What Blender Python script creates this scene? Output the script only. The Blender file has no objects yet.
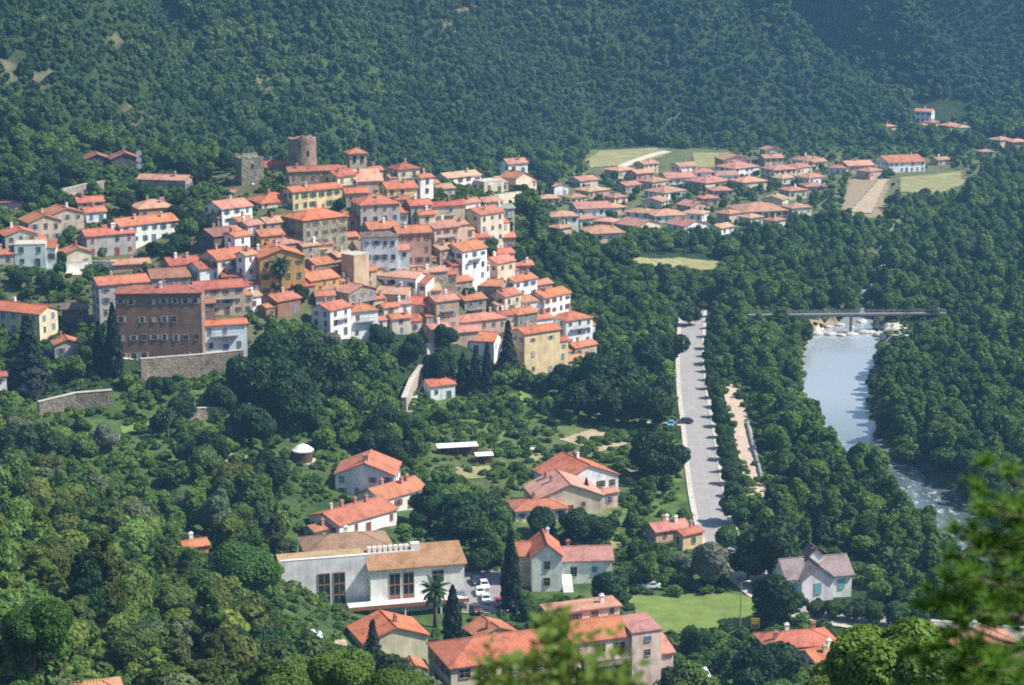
import bpy, math, random, os
import numpy as np
from mathutils import Vector, Matrix
random.seed(7); rng = np.random.default_rng(11)
R = math.radians
SC = bpy.context.scene
COL = SC.collection
# ------------------------------------------------------------------ camera
CAM_H, FPX, CX, CY = 134.0, 2000.0, 512.0, 342.5
PITCH = math.atan(438.5 / FPX)
cp, sp = math.cos(PITCH), math.sin(PITCH)

def ray(px, py):
    """direction through a pixel with unit y, and the depth-per-metre-of-y factor"""
    xc, yc = (px - CX) / FPX, (CY - py) / FPX
    dy = cp + yc * sp
    return xc / dy, (-sp + yc * cp) / dy, 1.0 / dy

def project(X, Y, Z):
    z = Z - CAM_H
    f = Y * cp - z * sp
    u = Y * sp + z * cp
    return CX + FPX * X / f, CY - FPX * u / f, f

# ------------------------------------------------------------------ terrain
ctrl = []
def cpx(px, py, Y):
    a, b, c = ray(px, py); ctrl.append((a * Y, Y, CAM_H + b * Y))
for p in [(160,352,490),(60,345,500),(110,362,478),(225,352,492),(200,378,480),(150,430,440),(60,470,415),(0,430,440),(250,480,410),(60,520,370),(0,560,315),(60,600,270),(20,680,190),
          (150,600,285),(250,560,350),(340,500,420),(300,430,455),(330,380,500),(420,400,525),(437,330,545),(437,270,570),(437,215,597),(437,187,640),
          (260,340,510),(260,290,530),(260,240,555),(260,200,585),(265,172,620),(330,180,615),(380,185,620),(130,255,560),(60,270,540),(10,250,545),(110,168,640),(20,320,510),
          (500,235,610),(500,290,590),(490,342,570),(560,345,590),(380,300,550),(320,300,535),(350,240,575),(500,197,680),(560,230,670),(620,272,660),(540,200,690),
          (200,190,610),(40,205,590),(0,160,625),(180,300,520),(350,340,525),(590,300,640),(0,350,490),(0,480,395),(380,615,364),(290,608,369),(455,605,368),(420,655,343),(330,560,392),(370,520,405)]:
    cpx(*p)
for p in [(-180,440,26),(-180,360,30),(-160,260,55),(-120,180,75),(-260,500,60),(-260,300,90),(-240,620,75),
          (-50,120,73),(0,60,103),(0,120,77),(0,180,46),(0,240,21),(0,300,5),(0,340,0.5),(40,60,102),(45,120,68),(60,180,34),(60,240,12),(60,300,1),(-50,60,106),(-90,120,84),
          (-25,240,26),(-25,300,10),(-20,340,2),(0,0,132.2),(40,0,131),(-40,0,133),(0,-60,150),(60,-60,146),(-60,-60,152),(150,0,120),(150,120,55),(150,240,8),(-150,60,120),(-150,-60,155),(300,0,110),(300,200,30),
          (-5,400,1),(-15,440,3),(30,480,1),(20,530,1),(60,430,0),(60,520,0),(60,600,0),(100,360,0),(100,450,0),(100,560,0),(100,660,0),(60,700,2),(160,420,0),(160,520,0),(160,620,0),(150,720,0),
          (60,360,0),(20,380,0.5),(230,500,4),(230,620,2),(230,720,1),(230,380,6),(300,500,16),(330,700,10),
          (20,800,3),(60,850,0),(60,950,0),(150,850,0),(150,950,0),(250,850,0),(250,1000,1),(60,1060,2),(150,1100,2),(-20,880,6),(0,980,8),(-70,780,18),(-110,730,38),(-160,650,60),(-30,760,20),(350,1000,4),(350,1200,10),(250,1150,3),(450,900,20),(460,1200,20),(-250,750,90)]:
    ctrl.append(p)
ctrl = np.array(ctrl, float)
Pc = ctrl[:, :2]
def kern(r): return r
nC = len(ctrl)
D = np.linalg.norm(Pc[:, None] - Pc[None], axis=2)
A = np.zeros((nC + 3, nC + 3))
A[:nC, :nC] = kern(D) - np.eye(nC) * 2.0
A[:nC, nC] = 1; A[:nC, nC + 1:] = Pc / 100; A[nC, :nC] = 1; A[nC + 1:, :nC] = (Pc / 100).T
sol = np.linalg.solve(A, np.concatenate([ctrl[:, 2], [0, 0, 0]]))
gx = np.concatenate([np.arange(-620, -210, 10.), np.arange(-210, 260, 2.5), np.arange(260, 700, 10.)])
gy = np.concatenate([np.arange(-80, 180, 5.), np.arange(180, 740, 2.5), np.arange(740, 1260, 5.), np.arange(1260, 2100, 15.)])
GX, GY = np.meshgrid(gx, gy)
Q = np.stack([GX.ravel(), GY.ravel()], 1)
Z = np.zeros(len(Q))
for i in range(0, len(Q), 20000):
    q = Q[i:i + 20000]
    r = np.sqrt(((q[:, None, :] - Pc[None]) ** 2).sum(2))
    Z[i:i + 20000] = r @ sol[:nC] + sol[nC] + (q / 100) @ sol[nC + 1:]
Z = Z.reshape(GX.shape)
# flatten valley floor a little
Z = np.where(Z < 0, Z * 0.25, Z)
def vnoise(x, y, seed=0):
    """smooth value noise"""
    xi, yi = np.floor(x), np.floor(y); fx, fy = x - xi, y - yi
    fx = fx * fx * (3 - 2 * fx); fy = fy * fy * (3 - 2 * fy)
    def h(a, b):
        v = np.sin(a * 127.1 + b * 311.7 + seed * 74.7) * 43758.5453
        return v - np.floor(v)
    return (h(xi, yi) * (1 - fx) + h(xi + 1, yi) * fx) * (1 - fy) + (h(xi, yi + 1) * (1 - fx) + h(xi + 1, yi + 1) * fx) * fy
# the mountain behind: rises beyond a base line
BLX = np.array([-700, -300, -200, -159, -100, -50, -6, 48, 150, 320, 480, 700.])
BLY = np.array([420, 540, 610, 640, 765, 885, 1000, 1095, 1150, 1235, 1290, 1330.])
def mdist(X, Y):
    yb = np.interp(X, BLX, BLY)
    sl = np.interp(X, [-700, -230, -180, 0, 60, 140, 700], [.4, .6, 2.0, 2.0, 1.0, .5, .4])
    return (Y - yb) / np.sqrt(1 + sl * sl)
MD = mdist(GX, GY)
wx_ = GX + 0.35 * GY + 30 * vnoise(GX / 90, GY / 90, 7)
nz = (1 - np.abs(vnoise(wx_ / 75, GY / 330, 1) * 2 - 1)) * 76 + (1 - np.abs(vnoise(wx_ / 33 + 9, GY / 120, 2) * 2 - 1)) * 22 + vnoise(GX / 22, GY / 26, 3) * 6
dd = np.maximum(MD, 0)
mt = 420 * (1 - np.exp(-0.58 * dd / 420)) + (nz - 53) * np.clip(dd / 110, 0, 1)
# a long side ridge running down to the right
rg = np.abs((GX - 60) * 0.72 - (1230 - GY) * 0.70) 
mt += 26 * np.exp(-(rg / 34) ** 2) * np.clip(dd / 80, 0, 1)
Z = Z + np.where(MD > 0, mt, 0)
# small undulation everywhere
Z += (vnoise(GX / 17, GY / 17, 5) - .5) * np.clip(Z / 20, 0, 1) * 1.5

def grid_lookup(Zg, X, Y):
    X = np.clip(np.asarray(X, float), gx[0], gx[-1] - .01); Y = np.clip(np.asarray(Y, float), gy[0], gy[-1] - .01)
    i = np.clip(np.searchsorted(gx, X, 'right') - 1, 0, len(gx) - 2); j = np.clip(np.searchsorted(gy, Y, 'right') - 1, 0, len(gy) - 2)
    u = (X - gx[i]) / (gx[i + 1] - gx[i]); v = (Y - gy[j]) / (gy[j + 1] - gy[j])
    return (Zg[j, i] * (1 - u) + Zg[j, i + 1] * u) * (1 - v) + (Zg[j + 1, i] * (1 - u) + Zg[j + 1, i + 1] * u) * v

def flat_pt(px, py, z):
    a, b, c = ray(px, py); Y = (z - CAM_H) / b; return a * Y, Y
# river course (centre line on z = -3.5), carved into the valley floor
WZ = -3.5
riv_px = [(856,323,8),(846,337,18),(841,352,19),(836,380,16.5),(841,415,13.5),(860,446,11),(893,472,12),(926,498,13.5),(968,535,14),(1055,600,14)]
RIV = np.array([(*flat_pt(x, y, WZ), w / 2) for x, y, w in riv_px])
up = [(124, 690, 2.2), (140, 760, 2.2), (170, 850, 2.2), (232, 960, 2.2), (310, 1060, 2.2)]
dn = [(185, 330, 11), (215, 270, 11), (260, 180, 11)]
RIV = np.concatenate([np.array(up[::-1], float), RIV, np.array(dn, float)])
def dense(P, n=12):
    """catmull-rom through the points"""
    P = np.asarray(P, float); out = []
    E = np.concatenate([[2 * P[0] - P[1]], P, [2 * P[-1] - P[-2]]])
    for i in range(1, len(E) - 2):
        for t in np.linspace(0, 1, n, endpoint=False):
            a, b, c, d = E[i - 1], E[i], E[i + 1], E[i + 2]
            out.append(.5 * (2 * b + (c - a) * t + (2 * a - 5 * b + 4 * c - d) * t * t + (3 * b - a - 3 * c + d) * t ** 3))
    out.append(P[-1]); return np.array(out)
RIVD = dense(RIV)
def path_dist(P, X, Y):
    X = np.asarray(X, float); Y = np.asarray(Y, float)
    sh = X.shape; X = X.ravel(); Y = Y.ravel(); best = np.full(X.shape, 1e9); wid = np.zeros(X.shape)
    for q in P:
        d = np.hypot(X - q[0], Y - q[1]); m = d < best; best[m] = d[m]
        if len(q) > 2: wid[m] = q[2]
    return best.reshape(sh), wid.reshape(sh)
rd, rw = path_dist(RIVD, GX, GY)
k = np.clip((rw + 5 - rd) / 5, 0, 1); k = k * k * (3 - 2 * k)
Z = Z * (1 - k) + (-5.6) * k
# road centre line; ground levelled under it
road_px = [(690,318),(691,345),(692.5,385),(699,430),(704,470),(712,512),(724,545),(750,577),(792,606),(860,621)]
ROAD = np.array([flat_pt(x, y, 0.4) for x, y in road_px])
ROAD = np.concatenate([[[61, 660]], ROAD[1:], [flat_pt(960, 630, .4), flat_pt(1090, 640, .4)]])
ROADD = dense(ROAD)
qd, _ = path_dist(ROADD, GX, GY)
k = np.clip((16 - qd) / 9, 0, 1); k = k * k * (3 - 2 * k)
Z = Z * (1 - k) + 0.2 * k
def T(X, Y): return float(grid_lookup(Z, X, Y))
def Tn(X, Y): return grid_lookup(Z, X, Y)

def hit(px, py, h=0.0, y0=150.0, dfront=0.0):
    """world point where the pixel's ray comes within h of the ground"""
    a, b, c = ray(px, py)
    Ys = np.arange(y0, 1700, 1.0)
    g = Tn(a * Ys, Ys - dfront) + h - (CAM_H + b * Ys)
    idx = np.nonzero(g > 0)[0]
    Y = Ys[idx[0]] if len(idx) else 1200.
    if len(idx) and idx[0] > 0:
        g0, g1 = g[idx[0] - 1], g[idx[0]]; Y = Ys[idx[0] - 1] + (-g0) / (g1 - g0 + 1e-9)
    return a * Y, Y, CAM_H + b * Y, Y * c
# ------------------------------------------------------------------ materials
def newmat(name):
    m = bpy.data.materials.new(name); m.use_nodes = True
    nt = m.node_tree; b = nt.nodes['Principled BSDF']
    return m, nt, b
def node(nt, t, **kw):
    n = nt.nodes.new(t)
    for k, v in kw.items():
        if k.startswith('i_'): n.inputs[k[2:].replace('_', ' ')].default_value = v
        else: setattr(n, k, v)
    return n
def noise(nt, scale, detail=3, coord=None, rough=.55):
    n = node(nt, 'ShaderNodeTexNoise'); n.inputs['Scale'].default_value = scale; n.inputs['Detail'].default_value = detail; n.inputs['Roughness'].default_value = rough
    if coord: nt.links.new(coord, n.inputs['Vector'])
    return n
def ramp(nt, src, pts):
    r = node(nt, 'ShaderNodeValToRGB'); e = r.color_ramp.elements
    e[0].position, e[0].color = pts[0][0], (*pts[0][1], 1); e[1].position, e[1].color = pts[-1][0], (*pts[-1][1], 1)
    for p, c in pts[1:-1]:
        q = e.new(p); q.color = (*c, 1)
    nt.links.new(src, r.inputs['Fac']); return r
def mix(nt, a, b, fac, mode='MIX'):
    m = node(nt, 'ShaderNodeMix', data_type='RGBA', blend_type=mode)
    for sock, v in ((m.inputs[6], a), (m.inputs[7], b), (m.inputs[0], fac)):
        if hasattr(v, 'is_output'): nt.links.new(v, sock)
        elif isinstance(v, (int, float)): sock.default_value = v
        else: sock.default_value = (*v, 1)
    return m.outputs[2]
def gray(v): return (v, v, v)
M = {}
def mat_plaster(name, stain=.35, scale=.35, stone=False):
    m, nt, b = newmat(name)
    oi = node(nt, 'ShaderNodeObjectInfo'); tc = node(nt, 'ShaderNodeTexCoord')
    geo = node(nt, 'ShaderNodeNewGeometry')
    n1 = noise(nt, scale, 5, geo.outputs['Position'])
    r1 = ramp(nt, n1.outputs['Fac'], [(.3, gray(1 - stain)), (.62, gray(1.08))])
    mp = node(nt, 'ShaderNodeMapping'); mp.inputs['Scale'].default_value = (1.3, 1.3, .12); nt.links.new(geo.outputs['Position'], mp.inputs['Vector'])
    n2 = noise(nt, 1.0, 3, mp.outputs['Vector']); r2 = ramp(nt, n2.outputs['Fac'], [(.35, gray(.80)), (.6, gray(1.05))])
    c = mix(nt, oi.outputs['Color'], r1.outputs['Color'], 1.0, 'MULTIPLY'); c = mix(nt, c, r2.outputs['Color'], .8, 'MULTIPLY')
    if stone:
        v = node(nt, 'ShaderNodeTexVoronoi'); v.inputs['Scale'].default_value = 2.2; nt.links.new(geo.outputs['Position'], v.inputs['Vector'])
        rv = ramp(nt, v.outputs['Color'], [(.1, gray(.6)), (.9, gray(1.25))]); c = mix(nt, c, rv.outputs['Color'], .8, 'MULTIPLY')
        bp = node(nt, 'ShaderNodeBump'); bp.inputs['Strength'].default_value = .6; bp.inputs['Distance'].default_value = .15
        nt.links.new(v.outputs['Distance'], bp.inputs['Height']); nt.links.new(bp.outputs['Normal'], b.inputs['Normal'])
    nt.links.new(c, b.inputs['Base Color']); b.inputs['Roughness'].default_value = .92
    b.inputs['Specular IOR Level'].default_value = .2
    return m
M['plaster'] = mat_plaster('plaster', .28)
M['stone'] = mat_plaster('rubble_stone', .4, .5, True)
def mat_tile():
    m, nt, b = newmat('clay_tiles')
    oi = node(nt, 'ShaderNodeObjectInfo'); tc = node(nt, 'ShaderNodeTexCoord')
    ob = tc.outputs['Object']
    n1 = noise(nt, .45, 4, ob); r1 = ramp(nt, n1.outputs['Fac'], [(.3, (.62, .60, .62)), (.5, (1, 1, 1)), (.72, (1.2, 1.22, 1.25))])
    n2 = noise(nt, 2.6, 3, ob, .7); r2 = ramp(nt, n2.outputs['Fac'], [(.3, gray(.66)), (.7, gray(1.25))])
    w = node(nt, 'ShaderNodeTexWave', wave_type='BANDS', bands_direction='X'); w.inputs['Scale'].default_value = 1.0; w.inputs['Distortion'].default_value = .3
    nt.links.new(ob, w.inputs['Vector'])
    r3 = ramp(nt, w.outputs['Color'], [(0, gray(.72)), (.6, gray(1.1))])
    c = mix(nt, oi.outputs['Color'], r1.outputs['Color'], .95, 'MULTIPLY'); c = mix(nt, c, r2.outputs['Color'], .9, 'MULTIPLY'); n4 = noise(nt, .9, 5, ob, .7); r4 = ramp(nt, n4.outputs['Fac'], [(.52, gray(0)), (.68, gray(.55))]); c = mix(nt, c, (.21, .155, .12), r4.outputs['Color']); c = mix(nt, c, r3.outputs['Color'], .55, 'MULTIPLY')
    bp = node(nt, 'ShaderNodeBump'); bp.inputs['Strength'].default_value = .5; bp.inputs['Distance'].default_value = .06
    nt.links.new(w.outputs['Fac'], bp.inputs['Height']); nt.links.new(bp.outputs['Normal'], b.inputs['Normal'])
    nt.links.new(c, b.inputs['Base Color']); b.inputs['Roughness'].default_value = .9; b.inputs['Specular IOR Level'].default_value = .15
    return m
M['tile'] = mat_tile()
def mat_plain(name, col, rough=.7, nscale=0, namt=.2, metal=0, spec=.3):
    m, nt, b = newmat(name)
    if nscale:
        g = node(nt, 'ShaderNodeNewGeometry'); n = noise(nt, nscale, 9, g.outputs['Position'], .72)
        r = ramp(nt, n.outputs['Fac'], [(.3, tuple(x * (1 - namt) for x in col)), (.7, tuple(min(1, x * (1 + namt)) for x in col))])
        nt.links.new(r.outputs['Color'], b.inputs['Base Color'])
    else: b.inputs['Base Color'].default_value = (*col, 1)
    b.inputs['Roughness'].default_value = rough; b.inputs['Metallic'].default_value = metal; b.inputs['Specular IOR Level'].default_value = spec
    return m
def mat_obj(name, rough=.6, spec=.3, coat=0):
    m, nt, b = newmat(name); oi = node(nt, 'ShaderNodeObjectInfo'); nt.links.new(oi.outputs['Color'], b.inputs['Base Color'])
    b.inputs['Roughness'].default_value = rough; b.inputs['Specular IOR Level'].default_value = spec; b.inputs['Coat Weight'].default_value = coat
    return m
M['glass'] = mat_plain('window_glass', (.02, .025, .03), .12, spec=.5)
M['white'] = mat_plain('white_paint', (.72, .71, .68), .6)
M['trim'] = mat_plain('stone_trim', (.33, .285, .23), .85, 1.0)
M['shutter'] = mat_obj('shutter_paint')
M['paint'] = mat_obj('car_paint', .35, .5, .6)
M['object_paint'] = mat_obj('flat_paint', .75)
M['rubber'] = mat_plain('tyre_rubber', (.02, .02, .02), .9)
M['metal'] = mat_plain('grey_metal', (.35, .36, .37), .5, metal=.5)
M['wood'] = mat_plain('dark_wood', (.10, .055, .03), .8, 2)
M['bark'] = mat_plain('bark', (.10, .075, .055), .95, 3, .4)
M['concrete'] = mat_plain('concrete', (.42, .39, .34), .9, .6, .3)
M['dirt'] = mat_plain('bare_earth', (.34, .27, .18), .95, .35, .35)
M['gravel'] = mat_plain('pale_gravel', (.47, .42, .35), .95, .8, .3)
M['meadow'] = mat_plain('dry_meadow', (.22, .21, .09), .95, .15, .35)
M['lawn'] = mat_plain('lawn_grass', (.13, .185, .042), .95, .25, .3)
M['rock'] = mat_plain('river_rock', (.42, .40, .37), .95, .9, .4)
M['asphalt'] = mat_plain('pale_asphalt', (.27, .255, .245), .9, .4, .15)
M['tarmac'] = mat_plain('car_park_tarmac', (.22, .21, .21), .9, .4, .2)
M['line'] = mat_plain('road_paint', (.38, .37, .36), .7, 1.5, .2)
def mat_ground():
    m, nt, b = newmat('hill_ground'); g = node(nt, 'ShaderNodeNewGeometry'); P = g.outputs['Position']
    n1 = noise(nt, .05, 6, P, .6); n2 = noise(nt, .5, 4, P, .65)
    at = node(nt, 'ShaderNodeVertexColor', layer_name='soil')
    gr = ramp(nt, n2.outputs['Fac'], [(.3, (.012, .028, .011)), (.55, (.022, .043, .015)), (.75, (.042, .062, .022))])
    ea = ramp(nt, n2.outputs['Fac'], [(.3, (.16, .12, .075)), (.7, (.34, .27, .18))])
    th = ramp(nt, n1.outputs['Fac'], [(.5, gray(0)), (.66, gray(1))])
    sx = node(nt, 'ShaderNodeSeparateColor'); nt.links.new(at.outputs['Color'], sx.inputs[0])
    f = mix(nt, sx.outputs[0], th.outputs['Color'], .06, 'ADD')
    n3 = noise(nt, .11, 4, P, .6); pa = ramp(nt, n3.outputs['Fac'], [(.36, gray(.25)), (.6, gray(1))])
    f3 = mix(nt, sx.outputs[1], pa.outputs['Color'], 1.0, 'MULTIPLY')
    g2 = ramp(nt, n2.outputs['Fac'], [(.3, (.05, .10, .025)), (.7, (.12, .18, .045))])
    g1 = mix(nt, gr.outputs['Color'], g2.outputs['Color'], f3)
    c = mix(nt, g1, ea.outputs['Color'], f)
    nt.links.new(c, b.inputs['Base Color']); b.inputs['Roughness'].default_value = .95; b.inputs['Specular IOR Level'].default_value = .1
    return m
M['ground'] = mat_ground()
def mat_leaf(name, inst=False, ramp_cols=None):
    m, nt, b = newmat(name); oi = node(nt, 'ShaderNodeObjectInfo'); tc = node(nt, 'ShaderNodeTexCoord'); g = node(nt, 'ShaderNodeNewGeometry')
    if inst:
        n0 = noise(nt, .014, 4, oi.outputs['Location'], .65)
        ad = node(nt, 'ShaderNodeMath', operation='MULTIPLY_ADD'); nt.links.new(oi.outputs['Random'], ad.inputs[0]); ad.inputs[1].default_value = .55
        sb = node(nt, 'ShaderNodeMath', operation='SUBTRACT'); nt.links.new(n0.outputs['Fac'], sb.inputs[0]); sb.inputs[1].default_value = .27
        nt.links.new(sb.outputs[0], ad.inputs[2])
        base = ramp(nt, ad.outputs[0], ramp_cols).outputs['Color']
    else: base = oi.outputs['Color']
    n = noise(nt, 1.1, 3, g.outputs['Position']); r = ramp(nt, n.outputs['Fac'], [(.3, gray(.72)), (.7, (1.3, 1.25, 1.15))])
    c = mix(nt, base, r.outputs['Color'], .85, 'MULTIPLY')
    nt.links.new(c, b.inputs['Base Color']); b.inputs['Roughness'].default_value = .6; b.inputs['Specular IOR Level'].default_value = .25
    tr = node(nt, 'ShaderNodeBsdfTranslucent'); c2 = mix(nt, c, (1.0, 1.0, .45), .5, 'MULTIPLY'); nt.links.new(c2, tr.inputs['Color'])
    ms = node(nt, 'ShaderNodeMixShader'); ms.inputs[0].default_value = .40
    nt.links.new(b.outputs[0], ms.inputs[1]); nt.links.new(tr.outputs[0], ms.inputs[2]); nt.links.new(ms.outputs[0], nt.nodes['Material Output'].inputs['Surface'])
    return m
M['leaf'] = mat_leaf('leaf')
M['forest_leaf'] = mat_leaf('forest_leaf', True, [(.1, (.022, .06, .028)), (.4, (.044, .10, .036)), (.62, (.072, .138, .044)), (.92, (.13, .195, .06))])
M['valley_leaf'] = mat_leaf('valley_leaf', True, [(.1, (.028, .068, .017)), (.4, (.062, .13, .025)), (.65, (.098, .182, .031)), (.9, (.15, .24, .042))])
def mat_water():
    m, nt, b = newmat('river_water'); g = node(nt, 'ShaderNodeNewGeometry'); P = g.outputs['Position']
    at = node(nt, 'ShaderNodeVertexColor', layer_name='rapid')
    n = noise(nt, .9, 5, P, .7); mp = node(nt, 'ShaderNodeMapping'); mp.inputs['Scale'].default_value = (.8, .35, 1); nt.links.new(P, mp.inputs['Vector'])
    n2 = noise(nt, .8, 6, mp.outputs['Vector'], .75)
    th = ramp(nt, n2.outputs['Fac'], [(.54, gray(0)), (.74, gray(1))])
    sr = node(nt, 'ShaderNodeSeparateColor'); nt.links.new(at.outputs['Color'], sr.inputs[0]); f = mix(nt, sr.outputs[0], th.outputs['Color'], 1.0, 'MULTIPLY')
    sx = node(nt, 'ShaderNodeSeparateColor'); nt.links.new(at.outputs['Color'], sx.inputs[0]); wb = mix(nt, (.28, .32, .345), (.075, .105, .11), sx.outputs[1])  # pale pool base stands in for reflected sky, darker downstream
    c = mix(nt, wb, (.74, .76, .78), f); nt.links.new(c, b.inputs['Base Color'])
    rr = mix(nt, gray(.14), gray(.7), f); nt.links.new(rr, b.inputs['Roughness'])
    b.inputs['Specular IOR Level'].default_value = .9
    bp = node(nt, 'ShaderNodeBump'); bp.inputs['Distance'].default_value = .12; bp.inputs['Strength'].default_value = .25
    nt.links.new(n.outputs['Fac'], bp.inputs['Height']); nt.links.new(bp.outputs['Normal'], b.inputs['Normal'])
    return m
M['water'] = mat_water()

# ------------------------------------------------------------------ object helpers
def mesh_from(name, verts, faces, mats, fmat=None, smooth=False):
    me = bpy.data.meshes.new(name); me.from_pydata([tuple(v) for v in verts], [], faces)
    for m in mats: me.materials.append(m)
    if fmat is not None: me.polygons.foreach_set('material_index', fmat)
    if smooth: me.polygons.foreach_set('use_smooth', [True] * len(me.polygons))
    me.update(); return me
def link(name, me, parent=None, loc=(0, 0, 0), rz=0.0, color=None, scale=None):
    o = bpy.data.objects.new(name, me); COL.objects.link(o); o.location = loc; o.rotation_euler = (0, 0, rz)
    if parent: o.parent = parent
    if color: o.color = (*color, 1)
    if scale is not None: o.scale = scale
    return o
def tag(o, label=None, cat=None, group=None, kind=None):
    if label: o['label'] = label
    if cat: o['category'] = cat
    if group: o['group'] = group
    if kind: o['kind'] = kind
    return o
def thing(name, label, cat, loc, rz=0, group=None):
    o = bpy.data.objects.new(name, None); o.empty_display_size = 1; COL.objects.link(o); o.location = loc; o.rotation_euler = (0, 0, rz)
    return tag(o, label, cat, group)
class MB:
    def __init__(s): s.v = []; s.f = []; s.m = []
    def add(s, vs, fs, mi=0):
        n = len(s.v); s.v += [tuple(v) for v in vs]; s.f += [tuple(i + n for i in f) for f in fs]; s.m += [mi] * len(fs)
    def box(s, x0, x1, y0, y1, z0, z1, mi=0):
        s.add([(x0,y0,z0),(x1,y0,z0),(x1,y1,z0),(x0,y1,z0),(x0,y0,z1),(x1,y0,z1),(x1,y1,z1),(x0,y1,z1)],
              [(3,2,1,0),(4,5,6,7),(0,1,5,4),(1,2,6,5),(2,3,7,6),(3,0,4,7)], mi)
    def tube(s, pts, rads, n=6, mi=0, cap=True):
        base = len(s.v); P = [Vector(p) for p in pts]
        for i, p in enumerate(P):
            t = (P[min(i + 1, len(P) - 1)] - P[max(i - 1, 0)]).normalized()
            a = t.orthogonal().normalized() if abs(t.z) < .9 else Vector((1, 0, 0)); a = (a - t * a.dot(t)).normalized(); b = t.cross(a)
            r = rads[i] if hasattr(rads, '__len__') else rads
            for k in range(n):
                an = 2 * math.pi * k / n; s.v.append(tuple(p + a * (r * math.cos(an)) + b * (r * math.sin(an))))
        for i in range(len(P) - 1):
            for k in range(n):
                s.f.append((base + i * n + k, base + i * n + (k + 1) % n, base + (i + 1) * n + (k + 1) % n, base + (i + 1) * n + k)); s.m.append(mi)
        if cap:
            s.f.append(tuple(base + k for k in range(n))[::-1]); s.m.append(mi)
            s.f.append(tuple(base + (len(P) - 1) * n + k for k in range(n))); s.m.append(mi)
    def mesh(s, name, mats, smooth=False): return mesh_from(name, s.v, s.f, mats, s.m, smooth)
    def obj(s, name, mats, parent=None, **kw): return link(name, s.mesh(name, mats, kw.pop('smooth', False)), parent, **kw)

# ------------------------------------------------------------------ windows and doors (meshes facing -y, origin mid-window on the wall face)
_wc = {}
def window_mesh(w, h, style):
    key = (round(w, 1), round(h, 1), style)
    if key in _wc: return _wc[key]
    b = MB(); f = .09
    b.box(-w/2, w/2, -.03, .12, -h/2, h/2, 1)                      # pane, a shade behind the frame
    b.box(-w/2 - f, -w/2, -.09, .12, -h/2 - f, h/2 + f, 0); b.box(w/2, w/2 + f, -.09, .12, -h/2 - f, h/2 + f, 0)
    b.box(-w/2, w/2, -.09, .12, h/2, h/2 + f, 0); b.box(-w/2, w/2, -.16, .12, -h/2 - f, -h/2, 0)
    if style in ('plain', 'shut'):
        b.box(-.035, .035, -.07, -.03, -h/2, h/2, 0); b.box(-w/2, w/2, -.065, -.03, h * .12, h * .12 + .05, 0)
    if style == 'shut':
        for s in (-1, 1):
            x0 = s * (w/2 + f); b.box(min(x0, x0 + s * w * .5), max(x0, x0 + s * w * .5), -.075, .02, -h/2, h/2, 2)
    if style == 'closed': b.box(-w/2 + .02, w/2 - .02, -.075, -.03, -h/2 + .02, h/2 - .02, 2)
    me = b.mesh('window', [M['trim'], M['glass'], M['shutter']]); _wc[key] = me; return me
def door_mesh(w, h):
    key = ('door', round(w, 1), round(h, 1))
    if key in _wc: return _wc[key]
    b = MB(); b.box(-w/2, w/2, -.05, .1, 0, h, 2); b.box(-w/2 - .12, -w/2, -.1, .1, 0, h + .12, 0); b.box(w/2, w/2 + .12, -.1, .1, 0, h + .12, 0); b.box(-w/2, w/2, -.1, .1, h, h + .12, 0)
    b.box(-.02, .02, -.07, -.05, 0, h, 0)
    me = b.mesh('door', [M['trim'], M['glass'], M['shutter']]); _wc[key] = me; return me

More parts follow.
